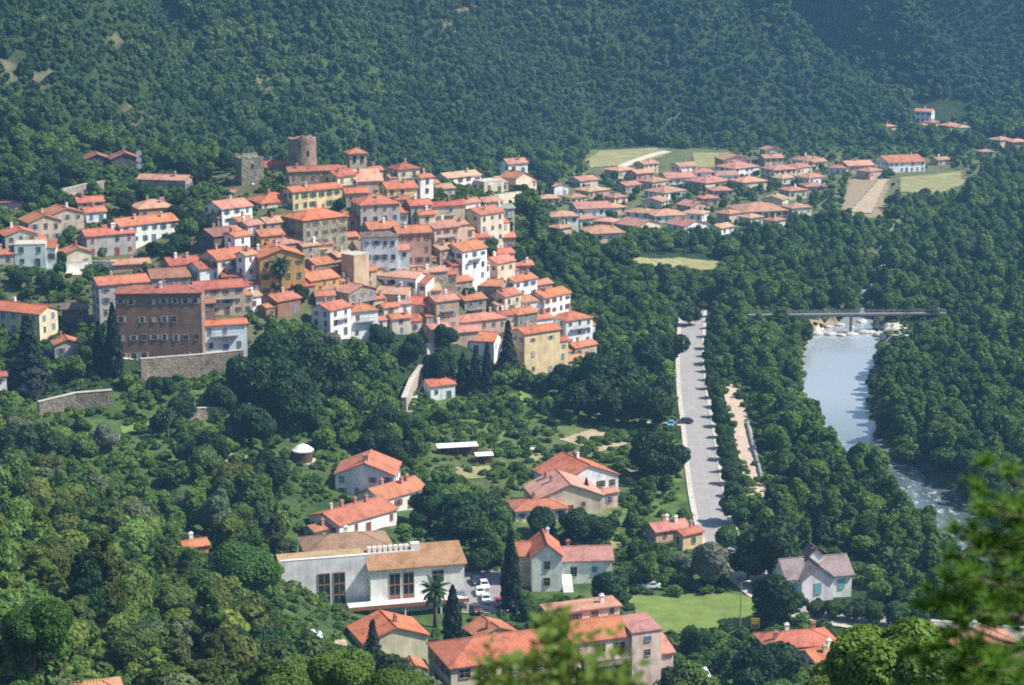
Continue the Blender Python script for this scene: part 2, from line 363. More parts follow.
def tilt_slab(mb, tops, t, mi=0):
    """closed slab from a fan of top polygons (shared verts by position), thickness t downwards"""
    vid = {}; vs = []
    def idx(p):
        k = tuple(round(c, 4) for c in p)
        if k not in vid: vid[k] = len(vs); vs.append(p)
        return vid[k]
    F = [[idx(p) for p in f] for f in tops]; n = len(vs)
    V = vs + [(x, y, z - t) for x, y, z in vs]; faces = [tuple(f) for f in F] + [tuple(i + n for i in f[::-1]) for f in F]
    edges = {}
    for f in F:
        for a, b in zip(f, f[1:] + f[:1]): edges[(a, b)] = edges.get((a, b), 0) + 1
    for (a, b) in edges:
        if (b, a) not in edges: faces.append((a, a + n, b + n, b))
    mb.add(V, faces, mi)
def roof_part(w, d, kind, pitch, ov=.4, t=.2):
    """roof over a w x d box, ridge along x, z = 0 at the wall top"""
    m = math.tan(R(pitch)); X, Y = w/2 + ov, d/2 + ov; ze = -ov * m + t; mb = MB()
    if kind == 'gable':
        zr = d/2 * m + t
        tops = [[(-X, -Y, ze), (X, -Y, ze), (X, 0, zr), (-X, 0, zr)], [(-X, 0, zr), (X, 0, zr), (X, Y, ze), (-X, Y, ze)]]
    elif kind == 'hip':
        if w >= d:
            rx = (w - d) / 2 + .01; zr = d/2 * m + t
            tops = [[(-X,-Y,ze),(X,-Y,ze),(rx,0,zr),(-rx,0,zr)],[(X,-Y,ze),(X,Y,ze),(rx,0,zr)],[(X,Y,ze),(-X,Y,ze),(-rx,0,zr),(rx,0,zr)],[(-X,Y,ze),(-X,-Y,ze),(-rx,0,zr)]]
        else:
            ry = (d - w) / 2 + .01; zr = w/2 * m + t
            tops = [[(-X,-Y,ze),(X,-Y,ze),(0,-ry,zr)],[(X,-Y,ze),(X,Y,ze),(0,ry,zr),(0,-ry,zr)],[(X,Y,ze),(-X,Y,ze),(0,ry,zr)],[(-X,Y,ze),(-X,-Y,ze),(0,-ry,zr),(0,ry,zr)]]
    elif kind == 'shed':
        zr = (d + ov) * m + t
        tops = [[(-X, -Y, ze), (X, -Y, ze), (X, Y, zr), (-X, Y, zr)]]
    else: # flat, with a low parapet
        mb.box(-w/2 - .05, w/2 + .05, -d/2 - .05, d/2 + .05, .0, .25); return mb
    tilt_slab(mb, tops, t)
    if kind in ('gable',):
        mb.tube([(-X, 0, zr + .02), (X, 0, zr + .02)], .13, 6)
    if kind == 'hip':
        hips = [((-X,-Y,ze)), ((X,-Y,ze)), ((X,Y,ze)), ((-X,Y,ze))]
        e1, e2 = (((-rx,0,zr), (rx,0,zr)) if w >= d else ((0,-ry,zr), (0,ry,zr)))
        mb.tube([e1, e2], .12, 5)
        for i, q in enumerate(hips):
            e = (e1 if q[0] < 0 else e2) if w >= d else (e1 if q[1] < 0 else e2)
            mb.tube([q, e], .1, 5)
    return mb
def wall_part(w, d, kind, pitch, zb):
    m = math.tan(R(pitch)); X, Y = w/2, d/2; mb = MB()
    if kind == 'gable':
        zr = Y * m
        mb.add([(-X,-Y,zb),(X,-Y,zb),(X,Y,zb),(-X,Y,zb),(-X,-Y,0),(X,-Y,0),(X,Y,0),(-X,Y,0),(-X,0,zr),(X,0,zr)],
               [(0,1,5,4),(1,2,6,9,5),(2,3,7,6),(3,0,4,8,7),(3,2,1,0),(4,5,9,8),(6,7,8,9)])
    elif kind == 'shed':
        zr = d * m
        mb.add([(-X,-Y,zb),(X,-Y,zb),(X,Y,zb),(-X,Y,zb),(-X,-Y,0),(X,-Y,0),(X,Y,zr),(-X,Y,zr)],[(0,1,5,4),(1,2,6,5),(2,3,7,6),(3,0,4,7),(3,2,1,0),(4,5,6,7)])
    else: mb.box(-X, X, -Y, Y, zb, 0)
    return mb
def chimney_mesh(h=1.3):
    k = ('chim', h)
    if k in _wc: return _wc[k]
    b = MB(); b.box(-.35, .35, -.28, .28, -1.2, h); b.box(-.45, .45, -.38, .38, h, h + .12, 1); b.box(-.3, .3, -.1, .1, h + .12, h + .4, 1)
    _wc[k] = b.mesh('chimney', [M['plaster'], M['tile']]); return _wc[k]

ROOFC = {'orange': (.41, .155, .088), 'bright': (.44, .15, .08), 'red': (.33, .105, .072), 'brown': (.26, .115, .082), 'pink': (.41, .20, .145), 'pale': (.47, .28, .185), 'tan': (.38, .23, .145),
         'grey': (.25, .22, .21), 'dark': (.16, .12, .11), 'purple': (.26, .18, .19), 'ochre': (.44, .20, .09)}
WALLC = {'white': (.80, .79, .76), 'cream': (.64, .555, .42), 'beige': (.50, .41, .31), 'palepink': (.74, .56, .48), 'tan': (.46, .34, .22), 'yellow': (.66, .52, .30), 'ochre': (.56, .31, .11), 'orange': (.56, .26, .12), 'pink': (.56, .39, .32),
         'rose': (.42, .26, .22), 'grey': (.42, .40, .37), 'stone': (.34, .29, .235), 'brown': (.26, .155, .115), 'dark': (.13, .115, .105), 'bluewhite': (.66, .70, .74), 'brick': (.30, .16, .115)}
SHUTC = [(.10, .16, .28), (.16, .08, .04), (.05, .12, .08), (.30, .32, .34), (.22, .05, .035), (.13, .22, .34)]
ROOFN = {'orange': 'orange', 'bright': 'bright orange', 'red': 'dark red', 'brown': 'brown', 'pink': 'pinkish', 'pale': 'pale sandy', 'tan': 'tan', 'grey': 'grey', 'dark': 'dark', 'purple': 'greyish purple', 'ochre': 'ochre orange'}
WALLN = dict((k, k) for k in WALLC); WALLN.update(bluewhite='pale blue', rose='dusky pink', dark='dark grey', brick='brick red', palepink='pale pink')

def block(root, rz, cx, cy, w, d, ztop, zbot, roof='gable', pitch=19, wall='cream', tile='orange', ridge='x', floors=None, wins='auto', lrz=0., chim=1, shut=None, ov=.4, rs=None, wm=None, cols=None, hwall=None, faces='frl', tilec=None, ww=.95):
    """one walled and roofed volume of a building; centre (cx, cy) in the root's own frame, ztop/zbot above the root; hwall = wall height in view"""
    rs = rs or random
    swap = ridge == 'y'; rw, rdp = (d, w) if swap else (w, d); ra = lrz + (math.pi/2 if swap else 0)
    wallm = M[wm] if wm else (M['stone'] if wall in ('stone', 'dark') else M['plaster'])
    jit = lambda c, a=.10: tuple(min(.86, max(.01, x * (1 + (rs.random() - .5) * a))) for x in c)
    wc = jit(WALLC[wall])
    wo = wall_part(rw, rdp, roof, pitch, zbot - ztop).obj('wall', [wallm], root, loc=(cx, cy, ztop), rz=ra, color=wc)
    ro = roof_part(rw, rdp, roof, pitch, ov).obj('roof', [M['tile'] if roof != 'flat' else M['concrete']], root, loc=(cx, cy, ztop), rz=ra, color=jit(ROOFC[tile] if not tilec else tilec, .22))
    for i in range(chim if roof != 'flat' else 0):
        x = (rs.random() * .7 - .35) * rw; y = (rs.random() * .5 - .25) * rdp
        m = math.tan(R(pitch)); zz = (rdp/2 - abs(y)) * m if roof != 'shed' else (rdp/2 + y) * m
        if roof == 'hip': zz = min(zz, (rw/2 - abs(x)) * m)
        link('chimney', chimney_mesh(), ro, (x, y, zz + .1), color=jit(rs.choice([WALLC['white'], WALLC['beige'], WALLC['rose'], ROOFC['pink']])))
    if wins is None: return wo, ro
    H = hwall if hwall else ztop - zbot
    fl = floors or max(1, int(round(H / 3.0))); fh = H / fl; sc = shut or rs.choice(SHUTC); style0 = rs.choice(['plain', 'shut', 'shut', 'closed'])
    for face, wd, off, an in (('f', w, d/2, 0.), ('r', d, w/2, math.pi/2), ('l', d, w/2, -math.pi/2)):
        if face not in faces: continue
        ang = rz + lrz + an; nx, ny = math.sin(ang), -math.cos(ang)
        p = root.location; vx, vy = -p.x, -p.y; L = math.hypot(vx, vy)
        if (nx * vx + ny * vy) / L < .08: continue
        n = cols if (cols and face == 'f') else max(1, int(wd / 2.9)); 
        if wd < 2.2: continue
        for k in range(fl):
            zc = ztop - H + fh * (k + .55)
            for i in range(n):
                if rs.random() < (.12 if fl > 1 else .2): continue
                u = (i + .5) / n - .5; lx, ly = u * wd + rs.uniform(-.22, .22), -off
                c, s = math.cos(an + lrz), math.sin(an + lrz)
                px_, py_ = cx + lx * c - ly * s, cy + lx * s + ly * c
                if k == 0 and face == 'f' and i == n // 2 and n > 1:
                    link('door', door_mesh(1.2, min(2.2, fh - .4)), root, (px_, py_, ztop - H + .02), lrz + an, color=sc)
                else:
                    st = style0 if rs.random() < .7 else rs.choice(['plain', 'closed']); hh = min(1.45, fh - 1.1)
                    if k == fl - 1 and fl > 2: hh *= .8
                    link('window', window_mesh(ww * rs.choice([.8, 1, 1, 1.15]), hh * rs.choice([.75, 1, 1]), st), root, (px_, py_, zc + rs.uniform(-.12, .12)), lrz + an, color=sc)
    return wo, ro

HOUSES = []   # (px, py, W, h px, Y, root)  used for keeping trees clear and for labels
def anchor(px, py, W, h, rot, r, Yfix=None):
    """solve the real size and place of a house whose roof patch is centred on a pixel"""
    c, s = abs(math.cos(R(rot))), abs(math.sin(R(rot)))
    X, Y, Zz, t = hit(px, py, 0)
    if Yfix: a, b, cc = ray(px, py); t = Yfix * cc
    for _ in range(3):
        wpx = W / (c + r * s); w = wpx * t / FPX; d = w * r; hh = h * t / FPX
        if Yfix: Y = Yfix; X = a * Y; Zz = CAM_H + b * Y; t = Y * cc
        else: X, Y, Zz, t = hit(px, py, hh, dfront=d * .5 * c)
    return X, Y, Zz, t, w, d, hh
def house(px, py, W, h, rot=0, roof='gable', wall='cream', tile='orange', r=.62, ridge='x', Y=None, label=None, name='village_house', cat='house', rel=None, group=None, **kw):
    X, Y_, Ze, t, w, d, hh = anchor(px, py, W, h, rot, r, Y)
    rs = random.Random(int(px * 131 + py * 17))
    cs = [Tn(X + dx * math.cos(R(rot)) - dy * math.sin(R(rot)), Y_ + dx * math.sin(R(rot)) + dy * math.cos(R(rot))) for dx in (-w/2, w/2) for dy in (-d/2, d/2)]
    zb = float(min(cs)) - .8; zg = T(X + d/2 * math.sin(R(rot)), Y_ - d/2 * math.cos(R(rot)))
    zbase = min(zg, Ze - 2.3)
    root = thing(name, label, cat, (X, Y_, zbase), R(rot), group)
    kw.setdefault('pitch', 17 + rs.random() * 6)
    block(root, R(rot), 0, 0, w, d, Ze - zbase - .5, zb - zbase, roof, wall=wall, tile=tile, ridge=ridge, rs=rs, hwall=min(hh, Ze - zbase - .5), **kw)
    if name == 'village_house' and w > 5:
        H_ = Ze - zbase - .5
        if rs.random() < .45 and hh > 3.5:   # lean-to or lower wing against a side
            sd = rs.choice([-1, 1]); aw = rs.uniform(2.2, 3.6); ad = d * rs.uniform(.5, .9); ah = H_ * rs.uniform(.55, .8)
            block(root, R(rot), sd * (w/2 + aw/2 - .02), (d - ad) * rs.uniform(-.4, .1), aw, ad, ah, zb - zbase, rs.choice(['gable', 'shed']), 17, wall, rs.choice(['orange', 'red', 'pink', tile]), rs=rs, chim=0, hwall=min(hh * .7, ah), ov=.25)
        if rs.random() < .35 and H_ > 5:      # balcony with railing
            zf = H_ - 2.75; bw = w * rs.uniform(.4, .8); m_ = MB(); m_.box(-bw/2, bw/2, -1.1, -.01, -.16, 0)
            for k_ in range(int(bw / .3)): m_.box(-bw/2 + k_ * .3, -bw/2 + k_ * .3 + .05, -1.09, -1.05, 0, .95)
            m_.box(-bw/2, bw/2, -1.1, -1.04, .95, 1.02); m_.obj('balcony', [M['metal']], root, loc=(0, -d/2, zf))
    HOUSES.append(dict(px=px, py=py, W=W, h=h, Y=Y_, X=X, root=root, wall=wall, tile=tile, roof=roof, rel=rel, rad=math.hypot(w, d) / 2, label=label, zone=None))
    return root
# ------------------------------------------------------------------ the old village on its spur; px, py = middle of the visible roof
H = house
VG = 'tiled houses of the old hill village'
def V(*a, **k):
    k.setdefault('group', VG); px, py, W, h, rot = a
    if abs(W - 84) > 1 and 'r' not in k: k['r'] = .85
    if rot > 9 and W < 60: rot += 7
    return H(px, py, W * (1.0 if W >= 80 else (1.22 if px < 178 and py < 300 else (1.26 if 195 < px < 300 and 190 < py < 272 else 1.14))), h * 1.17, rot, **k)
# far left terrace of villas
V(18,231,34,15,20,ridge='y',wall='grey',tile='orange',rel='at the left edge of the village, shade-grey gable end towards the valley')  # grey wall colour carries the shade seen on its gable
V(40,218,36,18,25,ridge='y',wall='beige',tile='orange',rel='with a bright right wall, second from the left edge')
V(62,210,36,14,25,ridge='y',wall='beige',tile='orange',rel='behind the beige gabled house near the left edge')
V(89,199,26,9,15,wall='beige',tile='orange',rel='long and low below the dark twin-gabled shed')
V(93,209,22,10,25,wall='bluewhite',tile='orange',rel='small, between the garden trees left of the long white house')
V(31,241,28,20,8,roof='flat',wall='bluewhite',label='blue-grey flat-roofed modern house with wide dark windows',floors=2)
V(55,251,16,9,8,wall='grey',tile='bright',rel='low annex joined to the blue-grey flat-roofed house')
V(76,249,26,14,20,ridge='y',wall='cream',tile='orange',rel='by the white terrace wall right of the blue-grey flat house')
V(6,251,18,10,15,wall='grey',tile='orange',rel='cut by the left frame edge below the leftmost gabled house')
V(107,231,46,19,22,wall='grey',tile='orange',r=.5,rel='shade-grey left wing of the long white terrace row',chim=2)  # white wing coloured grey for the shade on its front
V(143,220,54,19,32,wall='white',tile='orange',r=.4,label='long white house with orange roof below the ochre upper house',chim=2)
V(152,204,38,12,20,wall='orange',tile='pale',roof='hip',rel='standing above the long white house',chim=3)
V(165,177,44,13,-12,wall='stone',tile='tan',r=.4,label='long stone barn with sandy roof above the long white house')
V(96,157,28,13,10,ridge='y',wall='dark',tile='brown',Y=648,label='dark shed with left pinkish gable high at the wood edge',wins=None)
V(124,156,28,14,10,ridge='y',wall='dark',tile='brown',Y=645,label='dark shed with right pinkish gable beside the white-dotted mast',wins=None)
V(10,199,22,8,10,wall='rose',tile='brown',rel='half hidden in trees above the leftmost gabled house')
V(215,180,30,12,25,wall='rose',tile='pink',Y=625,rel='half ruined left of the square grey tower')
V(243,190,30,14,35,wall='brown',tile='orange',r=.5,Y=605,rel='dark walled, directly below the square grey tower',wins=None)
V(274,164,26,24,12,wall='stone',tile='red',Y=628,rel='squeezed between the square tower and the round tower')
V(316,168,54,18,12,wall='stone',tile='red',r=.3,Y=612,label='long stone house with dark red roof at the foot of the round tower')
V(340,173,28,20,38,wall='yellow',tile='red',Y=603,rel='right of the long stone house under the round tower')
V(374,168,16,14,30,wall='beige',tile='orange',Y=622,rel='tucked right of the square bell tower')
V(404,166,28,24,24,wall='cream',tile='red',Y=625,roof='hip',label='tall cream house with red hip roof right of the bell tower')
V(367,178,28,20,12,wall='beige',tile='pale',Y=606,roof='shed',label='beige stepped house with pale sandy roof below the bell tower')
V(398,185,34,13,15,wall='yellow',tile='bright',Y=598,rel='below the tall cream house right of the bell tower')
V(423,175,18,16,30,wall='white',tile='orange',Y=615,rel='narrow, right of the tall cream hip-roofed house')
V(312,187,50,20,30,wall='yellow',tile='bright',Y=590,r=.35,label='long yellow house with bright orange roof below the round tower',floors=2,cols=6)
V(273,198,42,15,25,wall='cream',tile='orange',Y=588,roof='hip',rel='left of the long yellow house, under the square tower')
V(315,214,56,32,32,wall='stone',tile='bright',r=.7,roof='hip',label='big pale stone block with hip roof in the middle of the village',chim=2,wm='stone')
V(375,200,44,26,14,wall='grey',tile='bright',roof='hip',label='grey house with tall blue shutters right of the big stone block',shut=(.08,.10,.16))
V(355,213,26,13,14,wall='rose',tile='orange',rel='small and low, joined to the big stone block')
V(380,225,32,14,14,wall='beige',tile='bright',rel='below the grey house with tall blue shutters')
V(401,197,18,22,18,wall='grey',tile='red',rel='narrow, right of the grey house with blue shutters')
V(418,202,24,26,16,wall='grey',tile='orange',rel='upright, left of the long beige terrace')
V(443,203,38,26,16,wall='beige',tile='red',r=.45,label='long beige terraced house with two rows of small dark windows',floors=3,cols=4)
V(411,229,36,38,10,wall='rose',tile='bright',label='tall dusky pink house with four rows of dark windows',floors=4,cols=4)
V(379,233,34,36,8,wall='bluewhite',tile='dark',roof='hip',pitch=10,label='pale blue tenement with tall dark windows and a green awning',floors=3,cols=4)
V(440,224,34,24,28,wall='pink',tile='pink',label='pink house with roof terrace right of the tall dusky pink house')
V(441,246,24,14,40,wall='stone',tile='tan',rel='small and shaded below the pink roof-terrace house')
V(464,246,40,28,40,wall='white',tile='bright',label='tall house with white sunlit end and dark left wall, above the red cottages')
V(482,210,38,26,40,wall='cream',tile='orange',label='tall cream house with white balconies near the right brow of the village')
V(468,200,22,16,35,wall='white',tile='pink',rel='above the tall cream balcony house')
V(489,199,24,10,25,wall='beige',tile='pink',rel='low, on the brow above the retaining terrace')
V(458,174,40,13,32,wall='white',tile='pale',Y=690,r=.5,label='low white house with pale roof on the village skyline')
V(488,179,28,15,30,wall='cream',tile='tan',Y=690,roof='flat',label='cream flat-topped house with niche on the skyline',floors=1)
V(516,175,28,16,42,ridge='y',wall='cream',tile='orange',Y=700,label='barn-like cream house with sunlit right wall at the village end',floors=1)
V(514,161,24,9,20,wall='white',tile='pink',Y=725,rel='behind the barn-like cream house at the village end')
V(503,206,20,20,20,wall='grey',tile='grey',rel='right of the tall cream balcony house')
V(440,186,26,12,25,wall='beige',tile='tan',rel='below the low white skyline house',Y=640)
V(430,181,16,12,25,wall='white',tile='orange',rel='left of the low white skyline house',Y=640)
# left column of lanes
V(228,204,38,16,36,wall='white',tile='pink',rel='with sunlit white gable below the dark walled house')
V(222,214,24,10,36,wall='beige',tile='orange',rel='stepping down the lane left of the white lane fronts')
V(240,218,18,14,40,wall='white',tile='orange',rel='narrow, at the head of the white lane')
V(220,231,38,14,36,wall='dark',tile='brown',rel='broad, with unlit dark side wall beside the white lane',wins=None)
V(237,233,20,20,40,wall='white',tile='orange',rel='white fronted at the middle of the lane')
V(224,254,40,20,36,wall='cream',tile='orange',label='house with glowing cream lane front and patchy orange roof',chim=2)
V(246,252,16,30,45,wall='white',tile='pink',rel='tall and narrow at the bottom of the white lane')
V(250,222,20,18,40,wall='beige',tile='pink',rel='above the ochre house behind the palm')
V(273,219,28,16,30,wall='tan',tile='tan',rel='with a bare tan wall, left of the big stone block')
V(268,232,26,12,25,wall='ochre',tile='orange',rel='low roofed just behind the ochre house with the palm')
V(287,240,24,12,30,wall='rose',tile='pink',rel='wedged below the big pale stone block')
V(278,252,44,34,12,ridge='y',wall='ochre',tile='orange',label='tall ochre gabled house behind the palm tree',floors=3)
V(254,250,18,24,10,wall='orange',tile='brown',rel='orange fronted, left of the ochre gabled house')
V(183,260,40,12,20,wall='rose',tile='red',rel='behind the big brown four-storey building',chim=2)
V(207,264,32,14,30,wall='bluewhite',tile='red',rel='right behind the big brown building')
V(168,273,38,12,12,wall='rose',tile='brown',rel='low, touching the back of the big brown building')
V(217,284,48,24,14,wall='beige',tile='red',r=.55,label='beige three-storey house joined right of the big brown building',floors=3)
V(160,288,86,64,3,wall='brown',tile='red',r=.42,roof='hip',pitch=14,label='big brown four-storey building with rows of arched pale windows',floors=4,cols=8,shut=(.46,.42,.38),chim=2,cat='building',name='large_building')
V(120,279,48,40,18,wall='grey',tile='orange',r=.6,label='grey tenement with orange roof left of the big brown building')
V(130,260,36,7,10,wall='rose',tile='pink',pitch=9,rel='low with a pinkish terrace roof behind the grey tenement',wins=None)
V(223,321,42,26,10,wall='bluewhite',tile='bright',label='pale blue two-storey house with orange roof beside the brown building',floors=2,r=.4)
V(281,296,34,13,38,wall='brick',tile='orange',rel='below the ochre gabled house with the palm')
V(22,307,62,22,-25,wall='cream',tile='bright',r=.45,label='long cream house with bright orange roof at the left edge')
V(66,340,28,14,14,ridge='y',wall='beige',tile='orange',rel='small gabled, among dark conifers below the long cream house')
V(-2,373,16,22,10,wall='white',tile='red',rel='cut off by the left edge, beside the dark cedar')
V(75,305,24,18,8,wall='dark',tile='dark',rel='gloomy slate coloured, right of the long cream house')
# middle lanes
V(328,259,44,12,34,wall='stone',tile='orange',rel='below the big pale stone block',r=.5)
V(340,253,24,16,38,wall='stone',tile='pale',rel='pale roofed beside the tall bare stone wall')
V(355,252,24,36,42,wall='tan',tile='tan',label='tall narrow tan house with bare walls below the stone block',roof='flat',wins=None)
V(316,275,40,15,35,wall='ochre',tile='ochre',label='glowing ochre yellow house in the middle of the lower lanes')
V(344,277,22,12,34,wall='white',tile='pink',rel='right of the glowing ochre yellow house')
V(352,287,42,16,40,ridge='y',wall='stone',tile='pink',rel='stone gabled, behind the bright orange pair')
V(331,305,34,24,45,wall='white',tile='bright',label='white house with grey left wall and bright orange roof above the round trees',roof='gable')
V(359,307,34,24,20,wall='white',tile='bright',label='house with white balconies and vivid orange roof right of the white house',roof='hip',floors=2)
V(376,296,15,12,30,wall='beige',tile='orange',rel='tiny, behind the vivid orange balcony house')
V(388,304,19,15,25,wall='cream',tile='orange',rel='with a cream front right of the balcony house')
V(402,273,46,16,-25,wall='white',tile='pale',label='house with dazzling white right gable and pale orange roof',r=.6)
V(395,290,32,12,-15,wall='beige',tile='pale',rel='low, in front of the house with the dazzling white gable')
V(428,269,34,13,20,wall='stone',tile='pink',rel='above the dazzling white gable',r=.5)
V(424,287,30,14,10,wall='beige',tile='tan',rel='right below the dazzling white gable')
V(420,300,34,13,-15,wall='beige',tile='bright',rel='long roofed in the lower lanes')
V(442,297,30,26,25,wall='tan',tile='pink',rel='tan walled with a tall sunlit right end')
V(402,301,16,15,20,wall='white',tile='pink',rel='small white, between two orange roofs in the lower lanes')
V(423,315,15,8,15,wall='beige',tile='bright',rel='lowest and tiniest, above the garden trees')
V(458,278,26,13,30,wall='stone',tile='orange',rel='left of the green garden in the red cottages')
V(488,282,30,14,-10,wall='stone',tile='orange',rel='right of the green garden in the red cottages')
V(498,259,30,20,42,wall='cream',tile='pink',rel='dark sided, near the wooded right flank')
V(519,277,32,16,38,wall='white',tile='bright',rel='on the wooded right flank',r=.6)
V(505,292,28,21,42,wall='cream',tile='orange',rel='tall and dark sided with cream end, among the right flank houses')
V(529,297,34,14,25,wall='white',tile='pink',rel='low, in the right flank row')
V(549,292,38,24,40,wall='white',tile='bright',label='tall house with bright white right wall at the wooded flank',r=.6)
V(478,316,50,20,22,wall='beige',tile='pink',label='broad beige house with pink hip roof above the cypresses',roof='hip',r=.5)
V(521,310,28,20,30,wall='stone',tile='orange',rel='between the broad beige house and the yellow house')
V(463,328,28,13,15,wall='beige',tile='pink',rel='lean-to below the broad beige house')
V(480,336,36,14,-12,wall='white',tile='bright',rel='lowest one above the three slender cypresses')
V(536,328,42,38,28,wall='yellow',tile='bright',roof='gable',r=.5,label='yellow house with four windows standing over the gardens',floors=3,cols=2)
V(571,315,38,22,28,wall='bluewhite',tile='bright',label='house with dark balcony recess and pale right wall at the village foot',roof='hip')
V(581,343,28,12,35,wall='beige',tile='bright',rel='low, beside the dark wood at the village foot',r=.5)
V(560,339,18,12,30,wall='tan',tile='orange',rel='small, joined to the yellow garden house')
V(571,357,22,9,30,wall='rose',tile='pink',rel='lowest roof of the village foot',r=.8)
V(438,381,30,14,20,wall='bluewhite',tile='bright',label='little house beside the stepped stone path',name='garden_house')
V(193,541,28,8,20,wall='orange',tile='orange',label='small orange roof among the pines of the near slope',name='garden_house')
# upper fringe fillers seen between roofs
V(355,190,24,10,10,wall='beige',tile='orange',rel='thin strip of roof behind the grey shuttered house',Y=596)
V(425,212,18,26,16,wall='cream',tile='orange',rel='between the upright grey house and the beige terrace')
V(455,222,22,20,30,wall='beige',tile='pink',rel='below the long beige terrace')
V(300,283,26,12,35,wall='stone',tile='red',rel='behind the low brick house below the palm')
V(365,268,20,14,30,wall='beige',tile='orange',rel='below the pale blue tenement')
V(470,296,28,14,25,wall='stone',tile='orange',rel='behind the broad beige hip-roofed house')
V(455,262,22,14,30,wall='rose',tile='red',rel='in the shade left of the tall white ended house')
V(505,312,20,16,25,wall='beige',tile='red',rel='shaded, above the dark conifer')
V(398,315,22,14,20,wall='cream',tile='orange',rel='at the garden edge of the lower lanes')
V(205,300,18,20,12,wall='brown',tile='brown',rel='in the gap behind the pale blue two-storey house')
CORE = [(205,205),(250,200),(300,205),(430,196),(500,208),(505,250),(565,295),(560,330),(480,345),(400,320),(330,300),(205,300)]
SHORT = [((315,214),'the big pale stone block'),((312,187),'the long yellow house'),((443,203),'the long beige terrace'),((411,229),'the tall dusky pink house'),((278,252),'the ochre gabled house'),((402,273),'the dazzling white gable'),((464,246),'the tall white ended house'),
         ((478,316),'the broad beige hip-roofed house'),((536,328),'the yellow garden house'),((217,284),'the beige three-storey house'),((224,254),'the glowing cream lane front'),((331,305),'the white house with grey left wall'),((549,292),'the white walled flank house'),((482,210),'the cream balcony house')]
frs = random.Random(12); seen_lab = set()
def inside(poly, x, y):
    c = False
    for (x1, y1), (x2, y2) in zip(poly, poly[1:] + poly[:1]):
        if (y1 > y) != (y2 > y) and x < (x2 - x1) * (y - y1) / (y2 - y1) + x1: c = not c
    return c
GREEN = [(488,243),(468,292),(395,255),(300,293),(275,283),(520,315),(455,262),(283,262),(340,203)]
for py in range(196, 346, 6):
    for px in range(206, 566, 8):
        x, y = px + frs.uniform(-4, 4), py + frs.uniform(-3, 3)
        if not inside(CORE, x, y) or any(math.hypot(x - a, y - b) < 13 for a, b in GREEN): continue
        if any(abs(h['px'] - x) < h['W'] * .42 + 4 and h['py'] - 8 < y < h['py'] + h['h'] * .62 + 4 for h in HOUSES): continue
        (lx, ly), nm = min(SHORT, key=lambda q: math.hypot(q[0][0] - x, q[0][1] - y)); dx, dy = x - lx, y - ly
        dr = ('right of' if dx > 0 else 'left of') if abs(dx) > abs(dy) else ('above' if dy < 0 else 'below')
        wl, tl = frs.choice(['cream','beige','white','pink','stone']), frs.choice(['orange','red','pink','tan','orange'])
        lab = f"small {WALLN[wl]} house, {ROOFN[tl]} roof, just {dr} {nm}"
        if lab in seen_lab: lab = lab.replace('small', 'narrow')
        if lab in seen_lab: lab = lab.replace('narrow', 'tiny')
        if lab in seen_lab: continue
        seen_lab.add(lab)
        H(x, y, frs.uniform(21, 28), frs.uniform(11, 17), frs.choice([15, 32, 40, 28]), 'gable', wl, tl, r=.85, label=lab, group=VG)
# ------------------------------------------------------------------ lower houses by the gardens
G2 = 'houses on the valley floor below the village'
H(368,466,62,26,-4,ridge='y',wall='bluewhite',tile='orange',r=.8,label='house with blue-grey shaded gable above the terraced roof row',group=G2,name='valley_house',chim=2)
H(392,488,68,17,46,wall='white',tile='orange',r=.6,label='upper white terraced house with long orange roof and balconies',group=G2,name='valley_house',chim=3)
H(353,510,86,17,46,wall='white',tile='orange',r=.6,label='lower white terraced house with long orange roof and many chimneys',group=G2,name='valley_house',chim=4)
H(322,524,36,16,40,wall='cream',tile='orange',label='low house with orange roof left end of the terraced row',group=G2,name='valley_house')
H(576,470,84,18,28,wall='white',tile='orange',ridge='y',r=.8,label='rear white villa with orange roof in the garden group',group=G2,name='valley_villa',chim=2)
H(563,488,78,20,14,wall='cream',tile='pale',ridge='y',r=.75,label='middle cream villa with wide pale orange gable',group=G2,name='valley_villa',chim=2)
H(537,502,60,14,14,wall='white',tile='orange',roof='hip',r=.7,label='front villa with orange hip roof and white wall',group=G2,name='valley_villa')
H(606,489,24,18,30,wall='pink',tile='pink',label='small pink annex right of the three garden villas',group=G2,name='valley_house',chim=0)
H(667,524,44,14,25,wall='pink',tile='pink',label='pinkish cottage with broken roofs beside the road end',group=G2,name='valley_house',chim=3)
H(688,529,30,18,35,wall='yellow',tile='orange',label='yellow walled cottage nearest the road end',group=G2,name='valley_house')
H(388,628,80,22,22,ridge='y',wall='cream',tile='bright',roof='gable',pitch=20,r=.75,label='low cream house with orange and sunlit pale roof before the civic building',group=G2,name='valley_house',wins=None)
H(412,663,32,24,14,ridge='y',wall='cream',tile='bright',r=.8,label='small cream house with one dark window at the bottom',group=G2,name='valley_house',chim=0,floors=1)
H(490,627,52,14,28,wall='cream',tile='bright',ridge='y',r=.8,label='low house with orange roof behind the long foreground building',group=G2,name='valley_house')
H(537,632,44,14,25,wall='cream',tile='pink',r=.6,label='faded pink roofed house behind the foreground bush',group=G2,name='valley_house')
H(797,636,80,16,12,wall='beige',tile='orange',roof='hip',r=.6,label='orange hip-roofed house at the lower right with chimneys',group=G2,name='valley_house',chim=3)
H(830,650,64,16,25,wall='cream',tile='bright',ridge='x',r=.6,label='lower orange roofed house partly behind the bright tree',group=G2,name='valley_house',chim=2)
H(968,636,100,20,15,wall='pink',tile='pink',roof='hip',r=.6,label='house with faded pink roof seen through the near pine',group=G2,name='valley_house',chim=2)
H(93,684,60,22,18,wall='grey',tile='pink',roof='hip',r=.7,label='grey walled house with pink roof in the bottom left wood',group=G2,name='valley_house',wins=None,chim=0)
